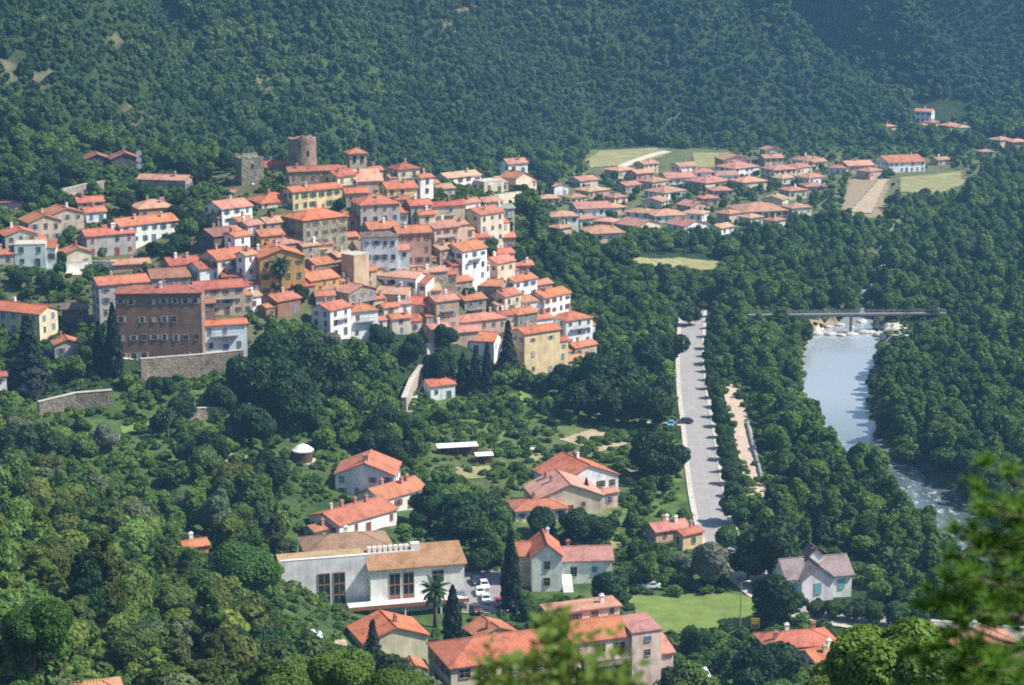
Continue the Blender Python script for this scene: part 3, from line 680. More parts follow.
# ------------------------------------------------------------------ the far suburb
SUB = [(562,213,28,9),(590,205,36,9),(600,229,42,10),(638,222,38,9),(612,205,24,8),(583,178,26,9),(592,188,30,8),(619,168,26,9),(641,171,22,9),(653,179,28,10),(665,189,36,8),(684,164,22,16),(677,175,30,9),
 (703,170,22,11),(708,179,40,9),(693,203,28,7),(666,212,34,8),(641,210,28,7),(616,195,20,7),(687,222,36,8),(733,157,30,15),(737,165,38,11),(771,148,18,8),(771,156,20,10),(779,167,30,12),(797,165,26,9),(808,158,28,9),
 (724,173,24,8),(748,179,32,10),(810,175,26,9),(813,184,22,7),(708,196,18,8),(775,197,24,10),(758,207,50,8),(796,205,26,10),(729,211,22,10),(856,163,28,9),(869,169,22,9),(899,159,42,11),(887,125,16,5),(925,110,18,12),
 (931,121,14,7),(923,124,12,5),(950,124,20,7),(962,126,16,9),(1000,138,20,9),(1017,140,18,10),(816,160,18,8),(840,166,20,7),(575,195,22,8),(628,183,22,8),(548,196,20,7),(720,188,22,7),(655,199,24,8),(940,158,16,6),(985,150,14,6)]
xrs = random.Random(44)
for k_ in range(400):
    x, y = xrs.uniform(556, 815), xrs.uniform(160, 230)
    if y > 236 - abs(x - 640) * .12 or (x < 600 and y < 178) or any(abs(x - q[0]) < q[2] * .5 + 9 and abs(y - q[1]) < 8 for q in SUB): continue
    SUB.append((round(x), round(y), round(xrs.uniform(18, 26)), xrs.choice([8, 9, 10])))
    if len(SUB) > 66: break
SUB.sort(key=lambda s: (-round((s[1] - 100) / 14), s[0]))
rows = {}
for s in SUB: rows.setdefault(-round((s[1] - 100) / 14), []).append(s)
ORD = ['first','second','third','fourth','fifth','sixth','seventh','eighth','ninth','tenth','eleventh','twelfth','thirteenth','fourteenth','fifteenth','sixteenth','seventeenth','eighteenth','nineteenth','twentieth','twenty-first','twenty-second','twenty-third','twenty-fourth']
rn = ['nearest row','second row','third row','fourth row','fifth row','sixth row','seventh row','eighth row','ninth row','farthest row']
srs = random.Random(5)
for ri, kx in enumerate(sorted(rows)):
    for i, (px, py, W, h) in enumerate(rows[kx]):
        tile = srs.choice(['pink','pale','pink','pale','tan','pink','pink']); wall = srs.choice(['white','cream','pink','beige','cream','white'])  # pale pinkish tiles: distance haze put into the roof colour
        rf = srs.choice(['hip','gable','hip','gable']); rot = srs.choice([-25,15,28,38,45])
        if (px, py) == (899,159): wall, tile, rf, rot = 'white','orange','gable',18
        lab = f'{WALLN[wall]} villa with {ROOFN[tile]} roof, {ORD[i]} from left in {rn[ri]} of far suburb'
        H(px, py, W * 1.16, h * 1.0, rot, rf, wall, tile, r=.85, pitch=16, ov=.55, ridge='y' if srs.random() < .3 and rf == 'gable' else 'x', label=lab, name='suburban_villa', cat='villa', group='villas of the far suburb', chim=srs.choice([0,1,1]))
# ------------------------------------------------------------------ composite buildings
def comp(name, label, cat, px, py, h, rot, group=None, Y=None):
    if Y: a, b, c = ray(px, py); x, y, z = a * Y, Y, CAM_H + b * Y - h
    else:
        x, y, zz, t = hit(px, py, h); z = zz - h
    return thing(name, label, cat, (x, y, z), R(rot), group)
def win(root, rz, x, y, z, w, h, style='plain', sh=(.2, .22, .24), an=0):
    return link('window', window_mesh(w, h, style), root, (x, y, z), R(an), color=sh)
# white civic building
b = comp('civic_building', 'large white civic building with tall dark window strips and sloping tan roof', 'building', 371, 612, 0.2, 14)
rs1 = random.Random(3)
block(b, R(14), 9.2, 3.4, 18.4, 6.8, 8.6, -3, 'shed', 16, 'white', 'tan', rs=rs1, wins=None, chim=0, ov=.5, tilec=(.31,.175,.105))
block(b, R(14), -8.4, 4.9, 16.5, 4.4, 9.9, -3, 'shed', 8, 'cream', 'tan', rs=rs1, wins=None, chim=0)
block(b, R(14), -2.6, 12.8, 17, 11.2, 10.2, -3, 'hip', 19, 'cream', 'tan', rs=rs1, wins=None, chim=1, ov=.4, tilec=(.28,.16,.10))
m = MB(); m.box(-16.75, -.02, 2.2, 2.66, -3, 11.0); m.box(-16.8, .0, 2.15, 2.72, 11.0, 11.12, 1); m.obj('wall', [M['plaster'], M['white']], b, color=(.74,.73,.74))
def strip(root, x, y, z0, w, hs, panel):
    m = MB(); z = z0
    m.box(x - w/2 - .12, x - w/2, y - .1, y + .1, z0, z0 + sum(hs), 0); m.box(x + w/2, x + w/2 + .12, y - .1, y + .1, z0, z0 + sum(hs), 0)
    for i, hh in enumerate(hs):
        m.box(x - w/2, x + w/2, y - .04, y + .1, z, z + hh - .25, 2 if (panel and i == 0) else 1); m.box(x - w/2, x + w/2, y - .09, y + .1, z + hh - .25, z + hh, 2)
        m.box(x - .04, x + .04, y - .07, y - .04, z, z + hh - .25, 0); z += hh
    m.obj('window', [M['trim'], M['glass'], M['redwood']], root)
M['redwood'] = mat_plain('red_wood_panel', (.30, .12, .08), .7, 1.5)
for x in (-8.6, -5.7): strip(b, x, 2.18, 1.6, 2.15, (2.0, 2.2, 2.2), False)
for x in (4.7, 7.4): strip(b, x, -.02, 1.9, 2.0, (1.3, 2.2, 2.2), True)
win(b, 0, 13.2, 0, 6.4, 2.2, 2.2)
m = MB(); m.box(-4.6, 18.6, -3.2, -.03, 1.95, 2.35); m.box(-4.6, 18.6, -3.3, -3.2, 1.85, 2.6, 1)
for x in (-4.3, 1, 6, 13, 18.2): m.box(x, x + .3, -3.1, -2.8, -2.5, 1.95, 0)
m.obj('canopy', [M['white'], M['redwood']], b)
m = MB()
for i in range(8): m.box(.4 + i * 1.05, 1.1 + i * 1.05, 5.2, 6.0, 10.0, 11.4)
m.box(8.9, 10.6, 4.9, 6.1, 10.1, 11.7); m.box(.3, 9.6, 4.8, 5.0, 9.7, 10.4)
m.obj('roof_vents', [M['white']], b)
win(b, 0, -15.6, 2.2, 1.2, 2.4, 1.6)
CIVIC = b
# villa with steep white gable
b = comp('gabled_villa', 'white gabled villa with low pink roofed wing and blue shutters', 'villa', 547, 591, 0.1, 5)
rv = random.Random(8); BL = (.10, .22, .42)
block(b, R(5), 0, 4.5, 6.0, 9, 7.4, -2, 'gable', 40, 'white', 'orange', ridge='y', rs=rv, wins=None, chim=1)
block(b, R(5), -5.0, 6.5, 4.0, 7, 6.6, -2, 'gable', 24, 'beige', 'orange', rs=rv, wins=None, chim=0)
block(b, R(5), 8.3, 7.5, 10.6, 7, 4.9, -2, 'gable', 26, 'white', 'pink', rs=rv, wins=None, chim=1)
win(b, 0, 0, 0, 5.4, 1.1, 1.7, 'plain', BL); win(b, 0, 0, 0, 2.0, 1.1, 1.7, 'plain', BL); win(b, 0, 3.0, 2.5, 4.2, 1.1, 1.6, 'shut', BL, 90); win(b, 0, 5.8, 4.0, 2.6, 1.2, 1.9, 'plain', BL); win(b, 0, 10, 4.0, 2.8, 1, 1.3, 'closed', BL)
m = MB()
for i in range(9): m.box(3.15, 5.2, -1.2 + i * .4, -.8 + i * .4, -1.5, .2 + i * .3)
m.obj('outside_stair', [M['white']], b)
VILLA1 = b
# villa with purple roof
b = comp('purple_roofed_villa', 'white villa with greyish purple roof, front gable and turquoise shutters', 'villa', 820, 600, 0.1, 14)
TQ = (.12, .42, .46)
block(b, R(14), 0.3, 5.2, 13.6, 8, 4.6, -2, 'gable', 33, 'white', 'purple', rs=rv, wins=None, chim=0, ov=.5)
block(b, R(14), -.6, 2.9, 6.6, 6.0, 4.7, -2, 'gable', 38, 'white', 'purple', ridge='y', rs=rv, wins=None, chim=0, ov=.5)
block(b, R(14), .5, 5.6, 2.5, 3.4, 8.0, 4, 'gable', 48, 'white', 'purple', ridge='y', rs=rv, wins=None, chim=0, ov=.25)
win(b, 0, -.6, -.1, 2.6, 1.3, 2.0, 'closed', TQ); win(b, 0, 4.9, 1.2, 2.6, 1.2, 1.8, 'closed', TQ); win(b, 0, -5.0, 1.2, 2.6, 1.2, 1.8, 'closed', TQ); win(b, 0, .3, 4.5, 8.9, .7, .9, 'plain', TQ)
VILLA2 = b
# long foreground building
b = comp('long_foreground_building', 'long cream building with orange hip roof and pink tower end at the bottom', 'building', 451, 668, 6.5, 20)
rl = random.Random(4); SH = (.25, .16, .12)
block(b, R(20), 11, 6, 22, 12, 6.5, -3, 'hip', 20, 'cream', 'bright', rs=rl, chim=0, hwall=6, floors=2, cols=5, shut=SH, ww=1.6)
block(b, R(20), 27.3, 6.6, 10.5, 10, 7.3, -3, 'gable', 20, 'palepink', 'bright', rs=rl, chim=0, hwall=7, floors=2, cols=3, shut=SH, ww=1.6, ov=.3)
block(b, R(20), 35.3, 4.2, 5.4, 7.0, 8.0, -3, 'shed', 4, 'palepink', 'pink', rs=rl, chim=0, hwall=7.8, floors=3, cols=1, ov=.15)
block(b, R(20), 28.5, 13.9, 13, 4.0, 8.9, -3, 'shed', 3, 'palepink', 'pink', rs=rl, chim=1, hwall=2.2, floors=1, cols=4)
block(b, R(20), 39.5, 4.8, 3.0, 5, 3.0, -3, 'shed', 15, 'palepink', 'pink', rs=rl, wins=None, chim=0)
m = MB()
for z in (3.1,):
    m.box(23, 32, -.0, 1.55, z, z + .18, 0); m.box(23, 32, -.05, .05, z + .18, z + 1.1, 1)
m.obj('balcony', [M['white'], M['trim']], b)
LONGB = b
# round tower, square tower, bell tower
def tower_obj(name, label, px, ptop, Y, rad_px, build):
    a, bb, c = ray(px, ptop); x, z = a * Y, CAM_H + bb * Y; g = T(x, Y) - 1.5; s = Y * c / FPX
    r = thing(name, label, 'tower', (x, Y, g)); build(r, z - g, rad_px * s); return r
def b_round(r, h, rad):
    m = MB(); n = 40; pr = [(rad * 1.06, 0), (rad * 1.0, h * .5), (rad * .97, h)]
    rr = random.Random(2)
    for k in range(n):
        pass
    top = [h - .3 - .5 * rr.random() + (1.1 if 30 <= k <= 36 else 0) for k in range(n)]
    V = []
    for (ra, z) in pr[:2]: V += [(ra * math.cos(2*math.pi*k/n), ra * math.sin(2*math.pi*k/n), z) for k in range(n)]
    V += [(pr[2][0] * math.cos(2*math.pi*k/n), pr[2][0] * math.sin(2*math.pi*k/n), top[k]) for k in range(n)]
    V += [((rad - .9) * math.cos(2*math.pi*k/n), (rad - .9) * math.sin(2*math.pi*k/n), top[k]) for k in range(n)]
    V += [((rad - .9) * math.cos(2*math.pi*k/n), (rad - .9) * math.sin(2*math.pi*k/n), h - 2.5) for k in range(n)]
    F = [(j*n + k, j*n + (k+1) % n, (j+1)*n + (k+1) % n, (j+1)*n + k) for j in range(4) for k in range(n)] + [tuple(4*n + k for k in range(n))]
    m.add(V, F); m.obj('wall', [M['stone']], r, color=(.30, .215, .165))
    for an, zz in ((-95, .82), (-60, .6), (-120, .45)):
        q = MB(); q.box(-.3, .3, -.12, .3, -.8, .8); o = q.obj('arrow_slit', [M['glass']], r, loc=(rad * math.cos(R(an)), rad * math.sin(R(an)), h * zz), rz=R(an + 90))
tower_obj('round_tower', 'round brown stone tower with broken top above the village', 302, 136, 626, 14.2, b_round)
def b_sq(r, h, rad):
    m = MB(); m.box(-rad, rad, -rad, rad, 0, h - .6); rr = random.Random(6)
    for i in range(6):
        x0 = -rad + i * rad / 3
        for y0, y1 in ((-rad, -rad + .7), (rad - .7, rad)): m.box(x0 + .02, x0 + rad / 3 - .02, y0, y1, h - .6, h - .5 + rr.random() * .9)
    m.obj('wall', [M['stone']], r, color=(.27, .25, .19)); r.rotation_euler.z = R(24)  # stone in one even dull olive-grey
    q = MB(); q.box(-.35, .35, -rad - .06, -rad + .3, h * .6, h * .6 + 1.5); q.obj('arrow_slit', [M['glass']], r)
tower_obj('square_tower', 'square grey stone tower left of the round tower', 249, 155, 612, 11.5, b_sq)
def b_bell(r, h, rad):
    r.rotation_euler.z = R(18); rr = random.Random(1)
    block(r, R(18), 0, 0, rad * 2, rad * 2, h, 0, 'hip', 24, 'beige', 'orange', rs=rr, wins=None, chim=0, ov=.6)
    for an in (0, 90, -90):
        for u in (-.45, .45):
            c, s = math.cos(R(an)), math.sin(R(an)); lx, ly = u * rad, -rad
            link('belfry_opening', window_mesh(.9, 2.0, 'open'), r, (lx * c - ly * s, lx * s + ly * c, h - 1.9), R(an))
tower_obj('bell_tower', 'square beige bell tower with orange hip roof', 356, 152, 618, 8.6, b_bell)
# ------------------------------------------------------------------ label the remaining houses from what stands around them
LM = [(h['px'], h['py'], h['root']) for h in HOUSES if h['label']]
for h in HOUSES:
    if h['label']: continue
    rf = {'gable': 'gable', 'hip': 'hip', 'shed': 'sloping', 'flat': 'flat'}[h['roof']]
    h['root']['label'] = f"{WALLN[h['wall']]} house, {ROOFN[h['tile']]} roof, {h['rel']}"
# ------------------------------------------------------------------ polygons on the picture -> ground areas
def in_poly(poly, x, y):
    x = np.asarray(x, float); y = np.asarray(y, float); ins = np.zeros(x.shape, bool); n = len(poly)
    for i in range(n):
        x1, y1 = poly[i]; x2, y2 = poly[(i + 1) % n]
        c = ((y1 > y) != (y2 > y)) & (x < (x2 - x1) * (y - y1) / (y2 - y1 + 1e-9) + x1); ins ^= c
    return ins
def world_poly(poly):
    return [hit(px, py)[:2] for px, py in poly]
VILLAGE = [(0,215),(60,195),(200,170),(240,150),(420,160),(530,160),(530,195),(510,250),(600,340),(592,362),(540,372),(500,345),(400,335),(310,332),(245,352),(120,352),(80,335),(0,330)]
# ------------------------------------------------------------------ ground sheet
gpx, gpy, gf = project(GX, GY, Z)
soil = np.zeros(Z.shape)
soil[in_poly(VILLAGE, gpx, gpy) & (GY < 720)] = .22
soil[in_poly([(590,150),(650,148),(820,150),(980,160),(980,205),(870,215),(800,225),(600,240),(540,215)], gpx, gpy) & (GY > 780)] = .22
soil[in_poly([(430,425),(640,425),(690,470),(620,540),(500,530),(430,460)], gpx, gpy)] = .12
soil[in_poly([(850,178),(890,178),(880,218),(840,214)], gpx, gpy)] = 1
soil[(rd < rw + 5)] = .25
soil[(rd < rw + 6) & (gpy < 350) & (gpy > 318)] = .9
soil[(MD > 2)] = 0
for K in ([(0,58),(17,62),(15,82),(0,82)], [(28,74),(54,68),(58,82),(34,90)], [(104,38),(128,33),(130,42),(106,48)], [(126,106),(142,102),(138,132),(126,132)], [(440,10),(472,6),(474,16),(444,20)], [(440,24),(464,20),(464,36),(446,36)], [(254,74),(270,72),(272,90),(256,90)], [(668,110),(684,106),(682,120),(666,122)]):
    soil[in_poly(K, gpx, gpy) & (MD > 1)] = .33
def sheet(name, poly_w, step, lift, mat, kind='structure', soft=0.0):
    """a patch of ground surface draped over the terrain inside a world polygon"""
    P = np.array(poly_w); x0, y0 = P.min(0); x1, y1 = P.max(0); step = max(.35, min(step, (x1 - x0) / 28, (y1 - y0) / 28))
    nx = max(2, int((x1 - x0) / step)); ny = max(2, int((y1 - y0) / step))
    xs = np.linspace(x0, x1, nx + 1); ys = np.linspace(y0, y1, ny + 1); A, B = np.meshgrid(xs, ys)
    A = A + (vnoise(A * .9, B * .9, 21) - .5) * step * .8; B = B + (vnoise(A * .9, B * .9, 22) - .5) * step * .8
    ca = (A[:-1, :-1] + A[1:, 1:]) / 2; cb = (B[:-1, :-1] + B[1:, 1:]) / 2
    ok = in_poly(poly_w, ca, cb); zz = Tn(A, B) + lift
    idx = -np.ones(A.shape, int); vs = []; fs = []
    def vi(j, i):
        if idx[j, i] < 0: idx[j, i] = len(vs); vs.append((A[j, i], B[j, i], zz[j, i]))
        return idx[j, i]
    for j, i in zip(*np.nonzero(ok)): fs.append((vi(j, i), vi(j, i + 1), vi(j + 1, i + 1), vi(j + 1, i)))
    o = link(name, mesh_from(name, vs, fs, [mat], smooth=True)); return tag(o, kind=kind)
ny_, nx_ = Z.shape
V_ = np.stack([GX.ravel(), GY.ravel(), Z.ravel()], 1)
J, I = np.meshgrid(np.arange(ny_ - 1), np.arange(nx_ - 1), indexing='ij'); a0 = (J * nx_ + I).ravel()
F_ = np.stack([a0, a0 + 1, a0 + nx_ + 1, a0 + nx_], 1)
def np_mesh(name, V, F, mats, smooth=True):
    me = bpy.data.meshes.new(name); me.vertices.add(len(V)); me.vertices.foreach_set('co', np.ascontiguousarray(V, np.float32).ravel())
    k = F.shape[1]; me.loops.add(F.size); me.loops.foreach_set('vertex_index', np.ascontiguousarray(F, np.int32).ravel())
    me.polygons.add(len(F)); me.polygons.foreach_set('loop_start', np.arange(0, F.size, k, dtype=np.int32)); me.polygons.foreach_set('loop_total', np.full(len(F), k, np.int32))
    if smooth: me.polygons.foreach_set('use_smooth', np.ones(len(F), bool))
    for m in mats: me.materials.append(m)
    me.update(); me.validate(); return me
grass = np.zeros(Z.shape)
grass[in_poly([(400,390),(560,395),(660,415),(700,470),(700,520),(640,560),(500,540),(420,470)], gpx, gpy)] = 1
grass[in_poly([(20,395),(250,385),(300,440),(300,520),(190,510),(60,475)], gpx, gpy)] = .8
grass[in_poly([(300,440),(480,430),(520,520),(470,545),(300,545)], gpx, gpy)] = .6
grass[(gpy > 540) & (gpx > 260) & (gpx < 780) & (GY < 460)] = .75
grass[in_poly(VILLAGE, gpx, gpy) & (GY < 720)] = .35
grass[(GY > 780) & in_poly([(540,150),(1000,145),(1024,215),(800,250),(560,260)], gpx, gpy)] = .7
grass[(gpx < 330) & (gpy > 465) & (GY < 420)] = .45
grass[MD > 2] = 0
grass[(MD > 4) & (GX < -60)] = np.clip(vnoise(GX / 30, GY / 30, 61) * 2.0 - 1.2, 0, .3)[(MD > 4) & (GX < -60)]
gm = np_mesh('ground', V_, F_, [M['ground']])
ca = gm.color_attributes.new('soil', 'FLOAT_COLOR', 'POINT'); s4 = np.repeat(soil.ravel()[:, None], 4, 1).astype(np.float32); s4[:, 1] = grass.ravel(); s4[:, 3] = 1; ca.data.foreach_set('color', s4.ravel())
tag(link('ground', gm), kind='structure')
# ------------------------------------------------------------------ river
def strip_mesh(name, path, half, zfun, mats, cols=8, attr=None):
    P = np.asarray(path)[:, :2]; t = np.gradient(P, axis=0); t /= np.linalg.norm(t, axis=1)[:, None]; nrm = np.stack([t[:, 1], -t[:, 0]], 1)
    hw = half if hasattr(half, '__len__') else np.full(len(P), half)
    V = []; 
    for k in range(cols + 1):
        u = (k / cols * 2 - 1); q = P + nrm * (hw * u)[:, None] if hasattr(half, '__len__') else P + nrm * (half * u)
        V.append(np.stack([q[:, 0], q[:, 1], zfun(q[:, 0], q[:, 1])], 1))
    V = np.stack(V, 1); n, c = V.shape[:2]; J, I = np.meshgrid(np.arange(n - 1), np.arange(c - 1), indexing='ij'); a = (J * c + I).ravel()
    F = np.stack([a, a + 1, a + c + 1, a + c], 1)
    return np_mesh(name, V.reshape(-1, 3), F, mats), V
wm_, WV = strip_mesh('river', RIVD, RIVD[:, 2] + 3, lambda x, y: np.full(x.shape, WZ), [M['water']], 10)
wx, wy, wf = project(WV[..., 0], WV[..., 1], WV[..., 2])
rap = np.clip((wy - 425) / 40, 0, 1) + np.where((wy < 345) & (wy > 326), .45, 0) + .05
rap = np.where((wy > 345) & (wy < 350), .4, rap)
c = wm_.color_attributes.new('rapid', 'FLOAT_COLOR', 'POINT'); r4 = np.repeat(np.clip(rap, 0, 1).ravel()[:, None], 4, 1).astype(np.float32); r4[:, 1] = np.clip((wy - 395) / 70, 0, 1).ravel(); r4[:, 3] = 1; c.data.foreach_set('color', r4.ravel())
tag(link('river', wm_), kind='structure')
# boulders and gravel bars by the weir
rk = random.Random(9)
def boulder_mesh(seed):
    r = random.Random(seed); import bmesh
    bm = bmesh.new(); bmesh.ops.create_icosphere(bm, subdivisions=2, radius=1)
    for v in bm.verts:
        n = v.co.normalized(); f = .75 + .5 * vnoise(np.array(n.x * 1.7 + seed), np.array(n.y * 1.7 + n.z), seed)
        v.co = n * float(f); v.co.z *= .6
    me = bpy.data.meshes.new('boulder'); bm.to_mesh(me); bm.free(); me.materials.append(M['rock']); return me
BM = [boulder_mesh(s) for s in range(4)]
tag(sheet('gravel_bar', world_poly([(818,323),(905,322),(912,338),(880,345),(812,344)]), 1.5, .25, M['gravel']), kind='structure')
spots = [(815,336,2.2),(823,339,1.6),(832,341,1.9),(841,342,1.5),(852,341,1.8),(862,339,2.4),(871,338,1.7),(880,335,2.2),(893,330,2.4),(902,333,2.0),(909,338,1.8),(840,331,1.5),(862,328,1.8),(828,328,1.4),(850,334,1.3),(880,327,1.5)]
ol = ['pale river boulder in the line of the weir below the footbridge']
for i, (px, py, s) in enumerate(spots):
    x, y, z, t = hit(px, py); o = link('boulder', BM[i % 4], None, (x, y, max(z, WZ) + .15), rk.random() * 6, scale=(s * 1.3, s, s * .8))
    tag(o, 'pale river boulder in the low weir below the footbridge', 'boulder', 'boulders of the weir')
# ------------------------------------------------------------------ road, kerbs, embankment
rz_ = lambda x, y: np.full(x.shape, .34)
tag(link('road', strip_mesh('road', ROADD, 3.4, rz_, [M['asphalt']], 4)[0]), kind='structure')
Pn = ROADD[:, :2]; tt = np.gradient(Pn, axis=0); tt /= np.linalg.norm(tt, axis=1)[:, None]; nn = np.stack([tt[:, 1], -tt[:, 0]], 1)
for s in (-1, 1):
    pm = strip_mesh('pavement', Pn + nn * s * 4.05, .55, lambda x, y: np.full(x.shape, .46), [M['concrete']], 2)[0]
    tag(link('pavement', pm), kind='structure')
    km = MB(); pts = [(p[0] + n[0] * s * 3.45, p[1] + n[1] * s * 3.45, .38) for p, n in zip(Pn[::4], nn[::4])]; km.tube(pts, .1, 4); tag(km.obj('kerb', [M['concrete']]), kind='structure')
lm = MB(); cum = np.concatenate([[0], np.cumsum(np.linalg.norm(np.diff(Pn, axis=0), axis=1))])
s0 = 0
while s0 + 3 < cum[-1]:
    q = [np.array([np.interp(s, cum, Pn[:, 0]), np.interp(s, cum, Pn[:, 1])]) for s in (s0, s0 + 3)]; d = (q[1] - q[0]); d /= np.linalg.norm(d); n = np.array([d[1], -d[0]]) * .06
    lm.add([(*(q[0] - n), .345), (*(q[0] + n), .345), (*(q[1] + n), .345), (*(q[1] - n), .345)], [(0, 1, 2, 3)]); s0 += 9
tag(lm.obj('road_markings', [M['line']]), kind='structure')
# bare embankment right of the avenue, with a pale pipe along its foot
EMB_PX = [(722,382),(739,384),(754,428),(764,480),(756,500),(742,470),(728,440)]
EMB = world_poly([(722,386),(738,388),(750,430),(758,480),(752,500),(742,470),(728,440)])
M['bank'] = mat_plain('pinkish_bank', (.42, .32, .25), .95, .7, .35)
ep = dense([hit(px, py)[:2] for px, py in ((731,384),(735,405),(742,430),(748,455),(754,480),(757,498))]); tag(link('embankment', strip_mesh('embankment', ep, 2.5, lambda x, y: Tn(x, y) + .3 + (vnoise(x * .7, y * .7, 81) - .5) * .3, [M['bank']], 6)[0]), kind='structure')
m = MB(); pts = [hit(px, py) for px, py in ((747,424),(752,445),(758,466),(762,482))]; m.tube([(p[0], p[1], p[2] + .7) for p in pts], .42, 8); 
for p in pts: m.box(p[0] - .2, p[0] + .2, p[1] - .2, p[1] + .2, p[2] - .6, p[2] + .5)
tag(m.obj('water_pipe', [M['metal']]), 'pale grey pipe laid along the foot of the bare embankment', 'pipe')
# ground patches
tag(sheet('lawn', world_poly([(628,597),(700,594),(752,596),(756,626),(700,634),(640,632)]), 1.2, .16, M['lawn']), kind='structure')
tag(sheet('car_park', world_poly([(460,574),(500,570),(516,585),(510,614),(462,614)]), 1.2, .2, M['tarmac']), kind='structure')
tag(sheet('meadow', world_poly([(585,160),(600,151),(655,148),(672,153),(640,164),(590,168)]), 2, .3, M['meadow']), kind='structure')
tag(sheet('meadow', world_poly([(692,153),(726,153),(716,168),(696,168)]), 2, .3, M['meadow']), kind='structure')
tag(sheet('meadow', world_poly([(632,256),(680,258),(718,262),(716,270),(660,268),(634,263)]), 2, .3, M['meadow']), kind='structure')
pp = dense([hit(px, py)[:2] for px, py in ((622,167),(640,160),(655,155),(668,152))]); tag(link('path', strip_mesh('path', pp, 2.6, lambda x, y: Tn(x, y) + .45, [M['gravel']], 2)[0]), kind='structure')
tag(sheet('path', world_poly([(850,212),(878,180),(888,180),(872,214)]), 1.6, .35, M['dirt']), kind='structure')
tag(sheet('path', world_poly([(900,178),(960,172),(965,184),(935,196),(900,192)]), 1.8, .35, M['meadow']), kind='structure')
tag(sheet('path', world_poly([(868,296),(878,294),(878,318),(868,318)]), 2, .3, M['gravel']), kind='structure')
for k_, pl in enumerate([[(524,455),(548,453),(552,460),(526,463)],[(596,408),(640,410),(640,420),(598,418)],[(520,392),(560,390),(562,402),(520,406)],[(440,468),(490,466),(494,478),(446,480)],[(620,470),(660,474),(662,486),(624,484)],[(205,470),(268,462),(272,474),(210,484)],[(90,440),(120,436),(124,446),(92,450)],[(215,455),(250,452),(252,460),(216,464)],[(120,425),(150,422),(152,432),(122,434)],[(590,540),(622,536),(626,548),(596,552)],[(300,645),(345,640),(350,652),(305,658)]]):
    tag(sheet('garden_plot', world_poly(pl), 1.1, .18, M[('meadow', 'dirt', 'lawn')[k_ % 3]]), kind='structure')
tag(sheet('garden_plot', world_poly([(560,440),(590,430),(640,428),(648,440),(600,452)]), 1.5, .2, M['dirt']), kind='structure')
for pl, hw_ in (([(492,452),(515,449),(542,450)], 1.2), ([(624,428),(650,424),(684,425)], 1.7)):
    pp = dense([hit(px, py)[:2] for px, py in pl]); tag(link('path', strip_mesh('path', pp, hw_, lambda x, y: Tn(x, y) + .25, [M['gravel']], 3)[0]), kind='structure')
tag(sheet('terrace_road', world_poly([(486,203),(520,198),(530,203),(500,208)]), 1.5, .3, M['dirt']), kind='structure')
tag(sheet('courtyard', world_poly([(66,268),(115,266),(112,274),(66,276)]), 1.2, .3, M['gravel']), kind='structure')
for pl in ([(150,290+70),(150,368),(240,362),(240,352)],): tag(sheet('courtyard', world_poly([(122,353),(240,349),(242,356),(124,360)]), 1.2, .3, M['gravel']), kind='structure')
# ------------------------------------------------------------------ retaining walls
def wall_line(name, label, pts, h, thick=.7, mat='stone', col=(.33, .28, .22), cap=True, cat='wall'):
    """a wall that runs through picture points lying on its top edge"""
    W = []
    for px, py in pts:
        x, y, z, t = hit(px, py, h); W.append(Vector((x, y, z)))
    m = MB(); cm = MB()
    for a, b in zip(W, W[1:]):
        d = (b - a); d.z = 0; d.normalize(); n = Vector((d.y, -d.x, 0)) * thick / 2
        zb = min(T(a.x, a.y), T(b.x, b.y)) - 2
        vs = [(a - n).to_tuple(), (a + n).to_tuple(), (b + n).to_tuple(), (b - n).to_tuple()]
        m.add([(v[0], v[1], zb) for v in vs] + vs, [(3,2,1,0),(4,5,6,7),(0,1,5,4),(1,2,6,5),(2,3,7,6),(3,0,4,7)])
        n2 = n * 1.25; vs = [(a - n2), (a + n2), (b + n2), (b - n2)]
        cm.add([(v.x, v.y, v.z + .02) for v in vs] + [(v.x, v.y, v.z + .17) for v in vs], [(3,2,1,0),(4,5,6,7),(0,1,5,4),(1,2,6,5),(2,3,7,6),(3,0,4,7)])
    o = m.obj(name, [M[mat]], color=col)
    if cap: cm.obj('coping', [M['concrete']], o)
    return tag(o, label, cat)
wall_line('terrace_wall', 'long stone terrace wall with pale coping below the brown building', [(140,359),(205,354),(243,350)], 5.2, col=(.24, .20, .16))
wall_line('retaining_wall', 'sloping grey stone retaining wall in the gardens at the left', [(38,402),(75,393),(112,390)], 3.6, 1.0, col=(.25, .215, .17))
wall_line('retaining_wall', 'pale masonry wall climbing beside the stepped path', [(404,398),(412,378),(424,362)], 4.0, 1.2, col=(.46, .40, .31))
wall_line('retaining_wall', 'white garden wall right of the blue-grey flat house', [(66,263),(92,261),(116,262)], 2.6, .5, 'plaster', (.74, .72, .68))
wall_line('retaining_wall', 'pale wall holding the terrace on the village brow', [(490,196),(508,193),(527,191)], 3.5, .6, 'plaster', (.66, .58, .46))
wall_line('retaining_wall', 'low stone terrace wall among the garden trees below the long terrace', [(165,412),(200,408),(226,408)], 2.5, .6)
wall_line('retaining_wall', 'pale crenellated wall high left below the dark sheds', [(60,190),(85,184),(112,180)], 3.0, .7, 'stone', (.40, .36, .30))
